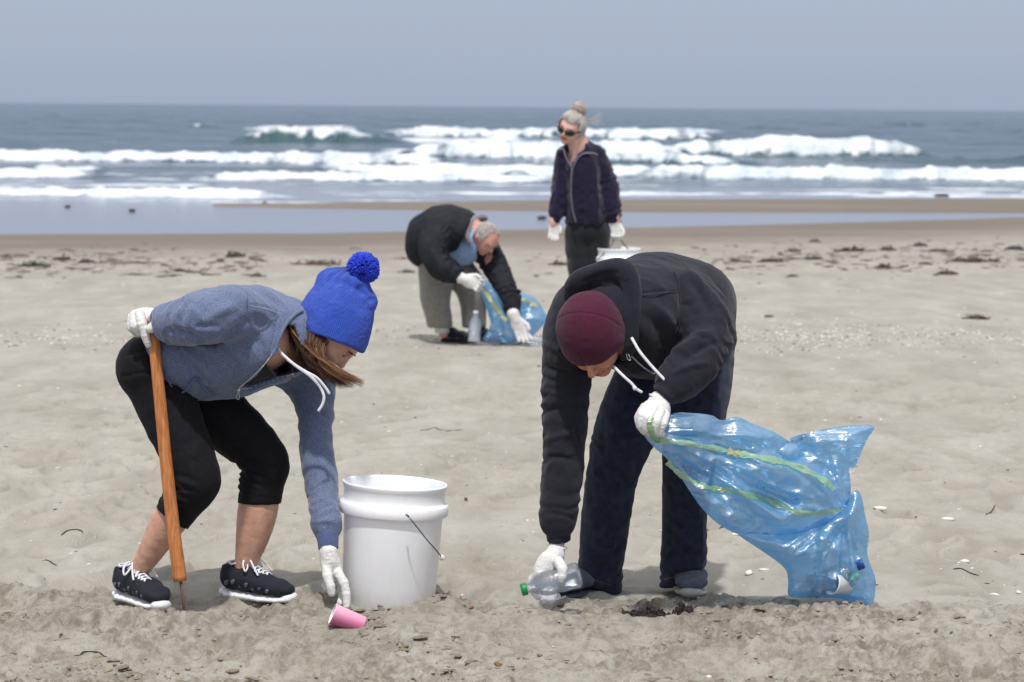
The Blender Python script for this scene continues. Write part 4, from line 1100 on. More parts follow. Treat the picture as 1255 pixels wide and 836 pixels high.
# head seen from above: crown to the camera, face down and to the right
hc = P(727, 408, 6.86)
ud = -fwd*.76+upv*.45-rgt*.40; ud /= np.linalg.norm(ud)                    # towards the crown
fd = -upv*.88-rgt*.16-fwd*.40; fd -= ud*(fd@ud); fd /= np.linalg.norm(fd)    # towards the face
sd_ = np.cross(fd, ud); HA = np.array([fd, ud, sd_])
f.ell(hc, (.093, .088, .076), HA, .02)
f.ell(hp(.040, -.045), (.050, .058, .056), HA, .03)
f.ell(hp(.068, -.092), (.022, .022, .026), HA, .02)
f.ell(hp(.086, .012), (.012, .014, .045), HA, .015)
for s in (-1, 1):
    f.ell(hp(.090, -.006, s*.032), (.013, .011, .014), HA, .012, 'sub')
    f.ell(hp(.077, -.010, s*.032), (.013, .012, .0135), HA, .003)
    f.ell(hp(.072, -.040, s*.034), (.018, .018, .018), HA, .02)
    f.ell(hp(-.012, -.020, s*.079), (.017, .030, .008), HA, .004); f.ell(hp(-.012, -.020, s*.088), (.009, .018, .005), HA, .003, 'sub')
f.cone(hp(.090, .002), .007, hp(.113, -.034), .0095, .010)
f.ell(hp(.112, -.038), (.011, .0095, .0125), HA, .006)
for s in (-1, 1): f.ell(hp(.101, -.040, s*.011), (.009, .007, .007), HA, .004)
f.ell(hp(.091, -.060), (.009, .0055, .021), HA, .005); f.ell(hp(.090, -.070), (.009, .006, .019), HA, .005)
body = garment('body', f, MT['skin_m'], Mm, wd, 2)
for s in (-1, 1):
    b = MB(); b.tube([hp(.096, .008, s*.014), hp(.097, .012, s*.026), hp(.094, .012, s*.038), hp(.084, .008, s*.050)], [.0028, .0036, .0030, .001], 6); b.build('eyebrow', MT['brow'], body)
b = MB()
for (u, r) in ((-.060, .0045), (-.069, .005)): b.tube(spl([hp(.086, u, -.020), hp(.098, u, 0), hp(.086, u, .020)], 6), [r*.3]+[r*.8]*5+[r]+[r*.8]*5+[r*.3], 8)
b.build('lips', MT['lip'], body)
# beanie
f = lim(665, 340, 785, 470, 6.66, 7.02, .0030)
f.ell(hp(.0, .006), (.109, .104, .099), HA, .02); f.ell(hp(-.012, .045), (.085, .072, .078), HA, .03)
nb_ = -ud*.95+fd*.22; nb_ /= np.linalg.norm(nb_)
f.plane(hp(.0, -.024)+ud*0.0, nb_, .004)
f.shell(.009)
def bd(V, Nn):
    q = (V-hc); a = q@sd_; c = q@fd; u = q@ud
    seam = -.0022*(np.exp(-(a/.0022)**2)+np.exp(-((c-.0)/.0022)**2*1.0)*(u > .03))
    return seam+.0016*vn(V*24, 5)+.0007*vn(V*80, 6)+.0012*np.exp(-((u-.02+.3*c)/.004)**2)*0
garment('beanie', f, MT['maroon'], Mm, bd, 2)
# jeans
f = lim(690, 385, 915, 745, 6.9, 7.6, .0044)
f.echain(ech([(848, 405, 7.29, 44, .150), (838, 440, 7.27, 46, .165)]), side=(.8, .6, 0), k=.04)
f.chain(ch([(806, 450, 7.23, 44), (770, 520, 7.20, 36.5), (752, 575, 7.20, 29), (745, 620, 7.22, 27.5), (740, 660, 7.25, 26), (735, 705, 7.28, 25), (732, 735, 7.29, 25)]), .02)
f.chain(ch([(856, 445, 7.27, 44), (852, 510, 7.22, 36), (844, 570, 7.20, 29), (840, 620, 7.24, 24.5), (838, 670, 7.25, 24), (836, 712, 7.27, 23.5), (836, 740, 7.27, 24)]), .02)
f.plane(P(733, 721, 7.285), dirpx(-.36, .93), near=(P(733, 744, 7.29), .11))
f.plane(P(836, 719, 7.22), dirpx(.02, 1, -.1), near=(P(836, 745, 7.27), .115))
def jd(V, Nn):
    d = .0065*drape(V, 8, 1, (.1, 0, 1), 3.5, 13)+.0014*vn(V*45, 3)
    d += rings(V, P(748, 600, 7.21), P(733, 722, 7.29), .45, 1.0, 5, .0060, 5)+rings(V, P(840, 600, 7.23), P(836, 722, 7.32), .45, 1.0, 5, .0060, 25)
    d += rings(V, P(770, 520, 7.20), P(748, 600, 7.21), .3, .9, 4, .004, 7)
    d += folds(V, Nn, [(738, 500, 760, 560, 5, 5), (725, 560, 755, 575, 4, -5), (722, 580, 768, 560, 5, 5), (718, 690, 756, 705, 3.5, -6), (716, 676, 758, 690, 4, 5), (815, 690, 860, 680, 3.5, -6), (813, 702, 862, 697, 4, 5), (820, 600, 830, 670, 5, 5), (850, 610, 858, 670, 5, 4), (722, 610, 728, 670, 5, 5), (880, 420, 868, 505, 6, 5), (866, 430, 850, 500, 5, -5), (770, 480, 750, 540, 6, 6), (712, 706, 755, 724, 1.6, -2.5), (812, 712, 862, 714, 1.6, -2.5), (749, 510, 747, 690, 1.4, 2)])
    return d
jeans = garment('jeans', f, MT['jeans'], Mm, jd, 2)
MT['thread'] = plain('copper_thread', srgb(150, 96, 62), .7)
def stitch(pts, par):
    b = MB(); q = spl([P(*p) for p in pts], 8)
    for i in range(0, len(q)-1, 1): b.tube([q[i], q[i]+(q[i+1]-q[i])*.7], .0008, 4)
    o = b.build('hem_stitching', MT['thread'], par); o['kind'] = 'stuff'
jf = front(jeans)
stitch([(X, Y, jf(X, Y, 3)-.0006) for X, Y in ((713, 704), (722, 708), (738, 714), (752, 719))], jeans)
stitch([(X, Y, jf(X, Y, 3)-.0006) for X, Y in ((814, 710), (824, 708), (842, 708), (858, 710))], jeans)
for L_s in ([(752, 560), (748, 620), (744, 670), (738, 705)], [(862, 600), (861, 650), (860, 700)]):
    cordline('seam', [(X, Y, jf(X, Y, 3)+.0006) for X, Y in L_s], .0014, MT['jeans'], jeans)
# hoodie
f = lim(650, 300, 915, 680, 6.62, 7.50, .0044)
f.echain(ech([(856, 400, 7.27, 38, .165), (835, 390, 7.18, 49, .165), (800, 381, 7.08, 55, .17), (768, 385, 6.99, 52, .165), (745, 388, 6.95, 42, .13)]), side=(.6, .8, 0), k=.05)
f.ell(P(815, 400, 7.03), (.15, .15, .125), None, .05); f.ell(P(790, 425, 7.04), (.115, .13, .085), None, .04)
f.ell(P(847, 368, 7.05), (.075, .10, .070), None, .05)
f.chain(ch([(714, 370, 7.0, 27), (701, 410, 7.0, 28), (695, 460, 6.99, 23), (692, 510, 6.98, 20.5), (691, 560, 6.97, 18), (687, 600, 6.965, 16.5), (684, 630, 6.96, 14.2), (684, 641, 6.96, 13)]), .04)
f.chain(ch([(684, 645, 6.96, 13), (684.5, 660, 6.96, 12.5)]), .002)
f.chain(ch([(843, 364, 6.99, 33), (865, 393, 6.94, 29), (866, 424, 6.88, 25), (846, 452, 6.83, 23), (824, 472, 6.80, 19)]), .03)
f.chain(ch([(822, 474, 6.80, 16), (813, 484, 6.785, 15)]), .004)
f.plane(P(684.5, 664, 6.96), dirpx(0, 1), near=(P(684.5, 682, 6.96), .06))
f.plane(P(813, 484, 6.785), dirpx(-.68, .74), near=(P(800, 498, 6.78), .062))
f.plane(P(845, 458, 7.15), dirpx(-.10, 1, .2), near=(P(830, 482, 7.22), .16))
f.shell(.012)
f.ell(hp(.02, -.075), (.088, .075, .082), HA, .01, 'sub')
f.ell(hc, (.098, .098, .088), HA, .01, 'sub')
def md(V, Nn):
    d = .0065*drape(V, 8, 1, (.5, 0, -.8), 3.2, 33)+.0010*vn(V*60, 8)
    d += rings(V, P(698, 430, 6.99), P(684, 640, 6.96), .0, .55, 9, .0034, 3)+rings(V, P(698, 430, 6.99), P(684, 640, 6.96), .62, 1.0, 7, .0026, 8)
    d += rings(V, P(872, 395, 6.93), P(824, 472, 6.8), .0, .9, 6, .006, 9)
    d += 1.5*folds(V, Nn, [(780, 340, 776, 362, 2, -2), (778, 362, 832, 357, 1.5, -3), (832, 330, 832, 400, 4, -8), (832, 400, 822, 406, 4, -7), (800, 372, 828, 404, 6, 6), (790, 385, 816, 420, 6, -6), (842, 330, 872, 372, 5, 7), (856, 332, 888, 375, 5, -7), (848, 345, 868, 384, 5, -7), (868, 350, 892, 395, 4, 6), (826, 420, 850, 410, 5, -7), (815, 440, 852, 425, 5, 7), (800, 410, 792, 450, 6, 5), (840, 440, 880, 420, 4, -7), (826, 458, 866, 445, 4, 6), (838, 430, 874, 405, 5, 6),
        (670, 420, 700, 445, 4, 5), (668, 450, 706, 462, 4, -6), (668, 480, 708, 492, 4, 5), (668, 505, 712, 498, 4, -5), (672, 540, 708, 530, 4, 5), (670, 560, 706, 566, 4, -5), (668, 630, 700, 634, 3, -5), (775, 385, 798, 440, 7, 6), (812, 380, 818, 400, 4, 5), (720, 332, 748, 324, 5, 5), (755, 460, 812, 455, 5, 4)])
    return d
hoodie = garment('hoodie', f, MT['hood_black'], Mm, md, 2); hf = front(hoodie)
cuff(P(684, 645, 6.96), 15.6*s_, P(685, 663, 6.96), 14.2*s_, MT['hood_black'], hoodie)
cuff(P(823, 473, 6.80), 18.5*s_, P(813, 484, 6.788), 16.5*s_, MT['hood_black'], hoodie)
# hood lying round the neck: thick rolled edge with a hollow behind the head
f = lim(690, 300, 800, 470, 6.62, 7.15, .004)
ring = [(700, 352, 6.93, 9), (712, 341, 6.91, 9.5), (735, 333, 6.885, 10), (757, 329, 6.865, 10.5), (770, 336, 6.85, 10.5), (775, 355, 6.84, 9.5), (775, 380, 6.83, 9), (774, 405, 6.83, 8.5), (770, 424, 6.84, 8), (764, 436, 6.86, 6)]
f.chain(ch(ring), .012)
inner = [(708, 356, 6.96, 10), (730, 346, 6.93, 11), (750, 344, 6.91, 12), (764, 356, 6.90, 11), (764, 385, 6.885, 10), (762, 410, 6.88, 9)]
f.chain(ch(inner), .03); f.chain(ch([(722, 350, 6.97, 14), (745, 352, 6.96, 16), (760, 372, 6.94, 14), (762, 400, 6.92, 12)]), .03)
f.ell(hc, (.108, .108, .097), HA, .006, 'sub')
def hd2(V, Nn): return .0030*drape(V, 14, 1, (.3, .2, 1), 2.5, 41)+folds(V, Nn, [(716, 345, 758, 334, 3.5, -6), (768, 345, 770, 420, 3.5, -6), (705, 358, 722, 346, 4, 5), (740, 350, 763, 352, 4, 5)])
garment('hood', f, MT['hood_black'], hoodie, hd2, 2)
def surfcord(name, pts, r, mat, par, **k): return cordline(name, pts, r, mat, par, **k)
surfcord('drawstring', [(774, 414, 6.80), (784, 431, 6.775), (798, 448, 6.77), (812, 463, 6.765), (823, 474, 6.765), (827, 484, 6.77)], .0042, MT['cord'], hoodie, n=8, flat=.7)
surfcord('drawstring', [(752, 449, 6.82), (763, 460, 6.79), (774, 470, 6.785), (779, 476, 6.785), (787, 481, 6.79)], .0040, MT['cord'], hoodie, n=8, flat=.7)
for (X, Y, d, dx, dy) in ((823.5, 474, 6.762, .3, 1), (778, 475.5, 6.78, 1, .55)):
    b = MB(); b.rock(P(X, Y, d), .0068, 3); b.build('knot', MT['cord'], hoodie)
for L_s in ([(781, 363), (795, 362), (812, 360), (830, 357)], [(826, 332), (831, 345), (833, 360), (834, 380), (832, 400), (826, 412)]):
    cordline('seam', [(X, Y, hf(X, Y, 3)+.0006) for X, Y in L_s], .0015, MT['hood_black'], hoodie)
b = MB(); q = [P(X, Y, hf(X, Y, 3)-.001) for X, Y in spl([(768, 430), (774, 436), (783, 445), (793, 453), (802, 458)], 8)]
b.tube(q, .0022, 5)
for i in range(len(q)-1):
    for t in (0, .33, .66): b.rock(q[i]+(q[i+1]-q[i])*t, .0032, i)
b.build('zipper', MT['metal'], hoodie)
b = MB(); b.tube(spl([P(768, 430, 6.835), P(771, 436, 6.825), P(773, 441, 6.825), P(770, 441, 6.825), P(768, 436, 6.825), P(768, 431, 6.83)], 4), .0014, 5); b.build('zip_pull', MT['metal'], hoodie)
# gloves
hand(Mm, (635, 660, 700, 745, 6.80, 7.02), [(672, 690, 6.90, 17, 14, 9, -60), (667, 700, 6.90, 14, 14, 9, -60), (678, 682, 6.92, 12, 12, 9, -75)],
     [[(684, 688, 6.87, 6.6), (689, 697, 6.85, 6), (688.5, 706, 6.845, 5.4), (687, 714, 6.85, 5)],
      [(663, 702, 6.89, 6.2), (653, 711, 6.915, 5.6), (653, 722, 6.910, 5.2), (660, 731, 6.885, 4.8)],
      [(668, 704, 6.90, 6.2), (660, 716, 6.925, 5.5), (662, 728, 6.915, 5.2), (668, 735, 6.88, 4.8)],
      [(672, 704, 6.91, 6), (670, 718, 6.93, 5.4), (671, 729, 6.915, 5), (676, 735, 6.88, 4.6)],
      [(677, 702, 6.915, 5.6), (678, 715, 6.93, 5), (679, 726, 6.915, 4.7), (683, 731, 6.88, 4.3)]],
     [(681.5, 673, 6.955, 11), (680, 682, 6.935, 12)], seed=3)
cuff_ring(Mm, P(682.5, 671, 6.956), 12*s_, dirpx(.1, -1), MT['glove'])
hand(Mm, (770, 475, 830, 545, 6.64, 6.86), [(804, 507, 6.76, 18, 17, 13, -55), (797, 516, 6.755, 15, 16, 13, -50)],
     [[(795, 497, 6.735, 6.6), (787, 509, 6.71, 6.2), (786, 521, 6.71, 5.6), (790, 528, 6.725, 5.2)],
      [(802, 500, 6.72, 6.8), (795, 513, 6.695, 6.4), (793, 525, 6.70, 5.8), (797, 531, 6.72, 5.2)],
      [(809, 504, 6.72, 6.6), (804, 517, 6.695, 6.2), (801, 528, 6.70, 5.6), (804, 533, 6.72, 5)],
      [(815, 509, 6.73, 6), (812, 519, 6.705, 5.6), (808, 529, 6.71, 5.2), (810, 532, 6.725, 4.8)],
      [(790, 500, 6.76, 6.4), (784, 512, 6.75, 6), (786, 522, 6.735, 5.4), (793, 527, 6.72, 4.8)]],
     [(808, 492, 6.783, 13.5), (806, 499, 6.77, 15)], seed=4)
cuff_ring(Mm, P(808.5, 491, 6.783), 14.3*s_, dirpx(.5, -.8), MT['glove'])
plim = dict(zs=.95, up=MT['canvas'], sole=MT['dirty_rubber'], st=.022, toe=True)
shoe(Mm, np.array([P(733, 730, 7.29)[0]+.042, 7.325, LFz-.004]), 220, .285, dict(up=MT['canvas'], sole=MT['canvas'], st=.018, zs=.8), 1)
sh = shoe(Mm, np.array([P(837, 730, 7.33)[0], 7.40, RFz+.006]), -88, .290, plim, 1)

# ------------------------------------------------------------------ bottle in his hand
A0 = P(639.5, 723, 6.86); A1 = P(713, 704, 6.875); L = np.linalg.norm(A1-A0); ax = (A1-A0)/L
bt = thing('plastic_bottle', 'clear empty plastic bottle with green cap in the gloved hand above the sand', 'bottle', A0)
b = MB(); b.lathe([(.0135, .012), (.0135, .024), (.016, .028), (.021, .038), (.029, .052), (.0345, .066), (.036, .078), (.0352, .090), (.0335, .100), (.0345, .112), (.0352, .118), (.0342, .124), (.0352, .130), (.0342, .136), (.0355, .144), (.0365, .155), (.036, .165), (.031, .172), (.020, .170), (.001, .164)], A0, ax, 60,
  f=lambda an, z: 1+(.07*math.cos(5*an)*min(1, max(0, (z-.135)/.02)))+.015*math.sin(3*an+z*60))
b.build('bottle_body', MT['clear'], bt)
b = MB(); b.lathe([(.001, -.002), (.0155, -.002), (.0175, .000), (.0178, .014), (.0165, .0155), (.013, .0155)], A0, ax, 60, f=lambda an, z: 1+.02*math.cos(30*an)); b.build('cap', MT['green_cap'], bt)
b = MB(); b.tube(spl([A0+ax*.055-upv*.040-fwd*.01, A0+ax*.09-upv*.052-fwd*.005, A0+ax*.13-upv*.050], 8), .0018, 6); b.build('label_strip', MT['lining'], bt)

# ------------------------------------------------------------------ bucket
def bucket(name, label, base, rad, ht, tilt, yaw, group=None, big=True):
    t = thing(name, label, 'bucket', base, group)
    a = Matrix.Rotation(math.radians(tilt[0]), 3, 'Y')@Matrix.Rotation(math.radians(tilt[1]), 3, 'X'); ax = np.array(a@Vector((0, 0, 1)))
    R = lambda v: base+np.array(a@Vector(v))
    r = rad
    out = [(r*.03, .004), (r*.82, .004), (r*.845, .010), (r*.905, ht*.74), (r*.912, ht*.755), (r*.985, ht*.757), (r*1.0, ht*.765), (r*1.0, ht*.835), (r*.985, ht*.845), (r*.935, ht*.855), (r*.925, ht*.87), (r*.930, ht*.955), (r*.945, ht*.962), (r*.95, ht*.975), (r*.958, ht*.982), (r*.962, ht*.992), (r*.955, ht), (r*.93, ht), (r*.918, ht*.985), (r*.905, ht*.8), (r*.82, .014), (r*.03, .014)]
    b = MB(); b.lathe(out, base, ax, 110); b.build('bucket_body', MT['bucket'], t)
    return t, R
bb = G(475.5, 741); bb[2] -= .012
bk, R = bucket('bucket', 'large white plastic bucket standing on the sand beside the pink cup', bb, .1585, .372, (3.0, -1.2), 0)
b = MB(); e = P(541.5, 683, 6.905); h0 = P(499.5, 632, 6.835)
b.tube(spl([h0, P(507, 641, 6.828), P(522, 660, 6.842), P(535, 675, 6.875), e], 8), .0019, 8)
b.tube([P(498, 631, 6.85), P(499.5, 632, 6.833), P(501, 633.5, 6.832)], .0030, 8); b.build('wire_handle', MT['wire'], bk)
b = MB(); b.lathe([(.001, 0), (.0062, 0), (.0068, .003), (.0062, .006), (.001, .006)], e+np.array([0, -.008, 0]), (.25, .95, 0), 20); b.lathe([(.0062, -.002), (.0085, -.001), (.0085, .002), (.0062, .003)], e+np.array([0, -.006, 0]), (.25, .95, 0), 20); b.build('handle_end', MT['white_rubber'], bk)

# ------------------------------------------------------------------ pink cup on the sand
c1 = GR(441, 768)+np.array([0, 0, .004]); c0 = P(407.6, 752.3, c1[1]+.0); ax = c1-c0; ax /= np.linalg.norm(ax); ax = ax+np.array([0, .12, 0]); ax /= np.linalg.norm(ax)
ct = thing('paper_cup', 'pink paper cup lying tipped and half sunk in the sand', 'cup', c0)
b = MB(); r = .0295
b.lathe([(r*1.02, -.001), (r*1.05, .001), (r*1.02, .003), (r, .004), (r*.86, .088), (r*.84, .092), (.001, .092)], c0, ax, 56)
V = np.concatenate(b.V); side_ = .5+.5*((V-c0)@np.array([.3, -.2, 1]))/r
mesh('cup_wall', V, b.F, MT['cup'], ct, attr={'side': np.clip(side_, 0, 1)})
b = MB(); b.lathe([(r*1.0, -.0005), (r*.97, .003), (r*.82, .084), (.001, .084)], c0, ax, 56); b.build('cup_lining', MT['white_cup'], ct)
# ------------------------------------------------------------------ blue bags: two crumpled skins of film
def bagskin(name, out, dmid, T0, mat, parent, creases, step=3.0, seed=0, crump=1.0, minus=None, sharp=.035):
    """out: outline in photo pixels; dmid(X,Y): distance of the middle; creases(X,Y,side): extra offset in metres (towards the camera +)"""
    o = np.array(spl(out+[out[0]], 4))[:-1]; m = 4.3*0+1
    O2 = []
    for i in range(len(o)):                           # keep corners sharp, but wrinkle the edge
        O2.append(o[i])
    O2 = np.array(O2); n = len(O2)
    ts = O2; lo = ts.min(0); hi = ts.max(0)
    gx, gy = np.meshgrid(np.arange(lo[0], hi[0], step), np.arange(lo[1], hi[1], step*.87))
    gx = gx+(np.arange(gx.shape[0]) % 2)[:, None]*step/2
    pts = np.stack([gx.ravel(), gy.ravel()], 1)+np.random.RandomState(seed).rand(gx.size, 2)*step*.3
    dd = polydist(pts, ts); pts = pts[dd < -step*.55]
    A = np.concatenate([ts, pts]); r = delaunay_2d_cdt([Vector(p) for p in A], [], [list(range(n))], 1, 1e-5)
    A = np.array([tuple(v) for v in r[0]]); T = [tuple(t) for t in r[2]]
    D = -polydist(A, ts); D = np.maximum(D, 0); s_ = 1/430.*dmid(A[:1, 0], A[:1, 1])[0]/7
    dm = D*s_; edge = D < .3
    th = T0*np.sqrt(1-np.exp(-dm/.05))*(1-np.exp(-dm/.02))
    V = []
    out_ = []
    for side in (1, -1):
        q = np.stack([A[:, 0]*s_, A[:, 1]*s_, np.full(len(A), side*3.+seed)], 1)
        w = np.stack([vn(q*9, seed+i) for i in range(2)]+[np.zeros(len(A))], 1)*.03
        cr = crump*(.027*(np.abs(vn((q+w)*8, seed+5+side))*-2+.7)+.013*(np.abs(vn((q+w)*17, seed+7+side))*-2+.7)+.0005*(np.abs(vn((q+w)*45, seed+9))*-2+.7))
        h = th*(1 if side > 0 else .8)+(cr+creases(A[:, 0], A[:, 1], side))*(1-np.exp(-dm/sharp))
        d = dmid(A[:, 0], A[:, 1])-side*h
        d = np.where(edge, dmid(A[:, 0], A[:, 1])+.004*vn(q*40, 3), d)
        out_.append((h, d))
        V.append(np.array([P(x, y, z) for (x, y), z in zip(A, d)]))
    F = [t for t in T]+[tuple(i+len(A) for i in t[::-1]) for t in T]
    V = np.concatenate(V)
    ob = mesh(name, V, F, mat, parent)
    me = ob.data
    import bmesh
    bm = bmesh.new(); bm.from_mesh(me); bmesh.ops.remove_doubles(bm, verts=bm.verts, dist=.0004); bm.to_mesh(me); bm.free()
    return ob, A, out_[0][1]

def strip(name, path, A, dfr, w, mat, parent, lift=.007, tw=0.0):
    q = np.array(spl(path, 6)); V = []; F = []
    for i, p in enumerate(q):
        t = q[min(i+1, len(q)-1)]-q[max(i-1, 0)]; t /= np.linalg.norm(t); nrm = np.array([-t[1], t[0]])
        wi = w*(.75+.45*math.sin(i*.8+1)*.5+.1*math.sin(i*2.3))
        for s in (-1, 0, 1):
            pp = p+nrm*wi*s/2*1.0
            k = np.argsort(((A-pp)**2).sum(1))[:6]; d = dfr[k].mean()-lift-(.003 if s == 0 else 0)*math.cos(i)-tw*s
            V.append(P(pp[0], pp[1], d))
    for i in range(len(q)-1):
        for s in (0, 1): F.append((i*3+s, i*3+s+1, (i+1)*3+s+1, (i+1)*3+s))
    return mesh(name, V, F, mat, parent)

def rays(X, Y, cx, cy, K, seed, a0=0.0):              # folds fanning out from a gathered point
    r = np.hypot(X-cx, Y-cy); an = np.arctan2(Y-cy, X-cx)
    q = np.stack([an*K, r/90., np.full(len(X), seed*1.)], 1); n = np.abs(vn(q, seed))
    q2 = np.stack([an*K*2.3, r/60., np.full(len(X), seed*1.+5)], 1)
    return (1-3*n)*.6+(1-3*np.abs(vn(q2, seed+2)))*.4, r

bagA = thing('rubbish_bag', 'large blue rubbish bag with green ties, billowing from the beanie wearer\'s hand', 'bag', P(1010, 740, 7.08))
dm_ = lambda X, Y: np.interp(X, [780, 830, 900, 1000, 1075], [6.74, 6.79, 6.86, 6.98, 7.03])+np.interp(Y, [500, 600, 740], [0, .0, .07])*sst(900, 960, X)
def crA(X, Y, s):
    a, r = rays(X, Y, 788, 528, 6, 3); b, r2 = rays(X, Y, 1036, 626, 3.2, 8)
    d = .036*a*sst(8, 90, r)*(1-sst(190, 270, r))+.022*b*np.exp(-(r2/70)**2)*sst(4, 25, r2)
    d += -.06*np.exp(-(r2/20)**2)
    # the long fold under the upper tie and the valley towards the flap
    for (x0, y0, x1, y1, w, am) in [(820, 545, 1000, 585, 12, .02), (830, 575, 1010, 615, 13, -.025), (985, 535, 965, 560, 10, -.03), (985, 540, 1030, 600, 10, -.02), (1040, 535, 1020, 580, 8, .018), (905, 510, 985, 560, 8, -.015), (850, 610, 960, 640, 10, .012), (1000, 530, 1068, 524, 5, .01), (985, 560, 1044, 574, 7, .014)]:
        ex, ey = x1-x0, y1-y0; t = np.clip(((X-x0)*ex+(Y-y0)*ey)/(ex*ex+ey*ey), 0, 1); q = np.hypot(X-x0-t*ex, Y-y0-t*ey)
        d += am*np.maximum(0, 1-q/(w*1.5))
    return d*(1 if s > 0 else .6)
ob1, A1_, D1 = bagskin('bag_mouth', [(784, 527), (789, 521), (800, 520), (812, 512), (828, 506), (846, 506), (872, 509), (884, 515), (903, 511), (922, 519), (948, 529), (968, 541), (970, 536), (1000, 528), (1036, 522), (1071, 522), (1062, 540), (1048, 572), (1041, 574), (1043, 600), (1040, 618), (1036, 632), (1012, 643), (985, 652), (955, 656), (925, 654), (905, 655), (880, 642), (862, 625), (848, 606), (832, 582), (815, 560), (798, 545)], dm_, .062, MT['film'], bagA, crA, 2.3, 11)
def crC(X, Y, s):
    b, r2 = rays(X, Y, 1036, 622, 4.5, 18); d = .024*b*sst(8, 40, r2)*(1-sst(60, 130, r2))
    for (x0, y0, x1, y1, w, am) in [(1036, 625, 985, 690, 8, .022), (1036, 625, 1010, 720, 9, -.02), (975, 650, 970, 725, 7, .018), (1040, 625, 1060, 700, 9, .016), (970, 728, 1060, 738, 6, .01), (1000, 700, 1066, 706, 7, -.014)]:
        ex, ey = x1-x0, y1-y0; t = np.clip(((X-x0)*ex+(Y-y0)*ey)/(ex*ex+ey*ey), 0, 1); q = np.hypot(X-x0-t*ex, Y-y0-t*ey)
        d += am*np.maximum(0, 1-q/(w*1.5))
    return d*(1 if s > 0 else .6)
ob2, A2_, D2 = bagskin('bag_bottom', [(890, 640), (920, 652), (962, 650), (1000, 640), (1030, 622), (1046, 602), (1055, 606), (1060, 630), (1065, 655), (1063, 680), (1072, 706), (1073, 720), (1068, 743), (1048, 738), (1020, 733), (1000, 733), (968, 731), (966, 715), (962, 697), (935, 676), (908, 658)], lambda X, Y: dm_(X, Y)+.02, .085, MT['film'], bagA, crC, 2.3, 31, 1.25)
strip('tie', [(797, 519), (799, 530), (803, 539), (818, 541), (840, 543), (868, 548), (893, 553)], A1_, D1, 8, MT['tie'], bagA)
cordline('tie_end', [(799, 511, 6.668), (796, 519, 6.664), (798, 529, 6.672), (802, 537, 6.70), (808, 542, 6.73)], .0075, MT['tie'], bagA, 8, .2)
strip('tie', [(908, 556), (935, 561), (962, 567), (990, 577), (1012, 590), (1022, 600)], A1_, D1, 9, MT['tie'], bagA)
strip('tie_mark', [(892, 552), (900, 555), (909, 557)], A1_, D1, 10, MT['tie_y'], bagA, .009)
strip('tie', [(818, 566), (828, 577), (845, 588), (862, 596), (878, 599)], A1_, D1, 8, MT['tie'], bagA)
strip('tie', [(888, 600), (910, 605), (935, 611), (958, 620), (982, 629), (1010, 628), (1033, 625)], A1_, D1, 8, MT['tie'], bagA)
strip('tie_mark', [(877, 598), (883, 600), (889, 601)], A1_, D1, 6, MT['tie_y'], bagA, .009)
MT['foam_w'] = plain('white_foam', srgb(228, 232, 236), .6)
t = thing('foam_cup', 'white foam cup lying inside the bottom of the large blue bag', 'cup', P(1025, 716, 7.0))
b = MB(); p0 = P(1018, 714, 7.02); b.lathe([(.033, 0), (.036, .002), (.034, .006), (.026, .070), (.001, .070), (.023, .066), (.031, .006), (.032, .001)], p0, P(1047, 717, 7.08)-p0, 40); b.build('cup_wall', MT['foam_w'], t)
t = thing('plastic_bottle', 'crumpled clear bottle with a blue cap inside the large blue bag', 'bottle', P(1035, 700, 7.03))
p0 = P(1058, 690, 7.05); ax = P(985, 725, 7.05)-p0
b = MB(); b.lathe([(.012, .02), (.02, .04), (.032, .06), (.034, .10), (.030, .12), (.034, .14), (.033, .17), (.001, .17)], p0, ax, 30, f=lambda an, z: 1+.12*math.sin(3*an+z*70)); b.build('bottle_body', MT['clear'], t)
b = MB(); b.lathe([(.001, 0), (.015, 0), (.016, .004), (.015, .020), (.012, .021)], p0, ax, 24); b.build('cap', plain('blue_plastic', srgb(20, 70, 140), .4), t)
MT['lime'] = plain('lime_wrapper', srgb(90, 190, 130), .4)
b = MB()
for i in range(9): b.rock(P(1044+6*math.sin(i*2.1), 706+4*math.cos(i*1.7), 7.02+.008*i), .009, i, (1.6, .5, .7))
o = b.build('wrapper', MT['lime'], None, False, origin=P(1040, 706, 7.0)); tagm(o, 'crushed green wrapper among the litter inside the large blue bag', 'wrapper')

# ------------------------------------------------------------------ the older man and the woman further down the beach
gm = G(556, 419); DM = gm[1]
Om = thing('person', 'grey-haired person in black jacket and khaki trousers stooping over a small blue bag', 'person', gm)
def lim2(x0, y0, x1, y1, dd, h): return lim(x0, y0, x1, y1, DM-dd, DM+dd, h)
R_ = lambda L: ch([(a, b, DM+c, r) for a, b, c, r in L])
f = lim2(500, 245, 680, 425, .6, .008)
f.chain(R_([(530, 290, .02, 20), (552, 280, 0, 22), (570, 285, -.05, 20), (578, 292, -.08, 12)]), .05)
f.chain(R_([(576, 292, -.08, 9), (588, 292, -.12, 9)]), .03)
f.chain(R_([(536, 285, -.2, 10), (534, 322, -.30, 8), (562, 340, -.36, 4.5), (570, 343, -.38, 4)]), .03)
f.chain(R_([(585, 295, .06, 10), (610, 335, -.06, 8), (627, 375, -.20, 4.5), (632, 388, -.24, 4)]), .03)
f.chain(R_([(532, 325, -.05, 15), (534, 360, -.10, 11), (542, 398, -.06, 5), (544, 410, -.06, 4.5)]), .03)
f.chain(R_([(545, 325, .12, 15), (576, 356, .06, 11), (583, 395, .10, 5), (583, 409, .10, 4.5)]), .03)
hc = P(596, 290, DM-.14)
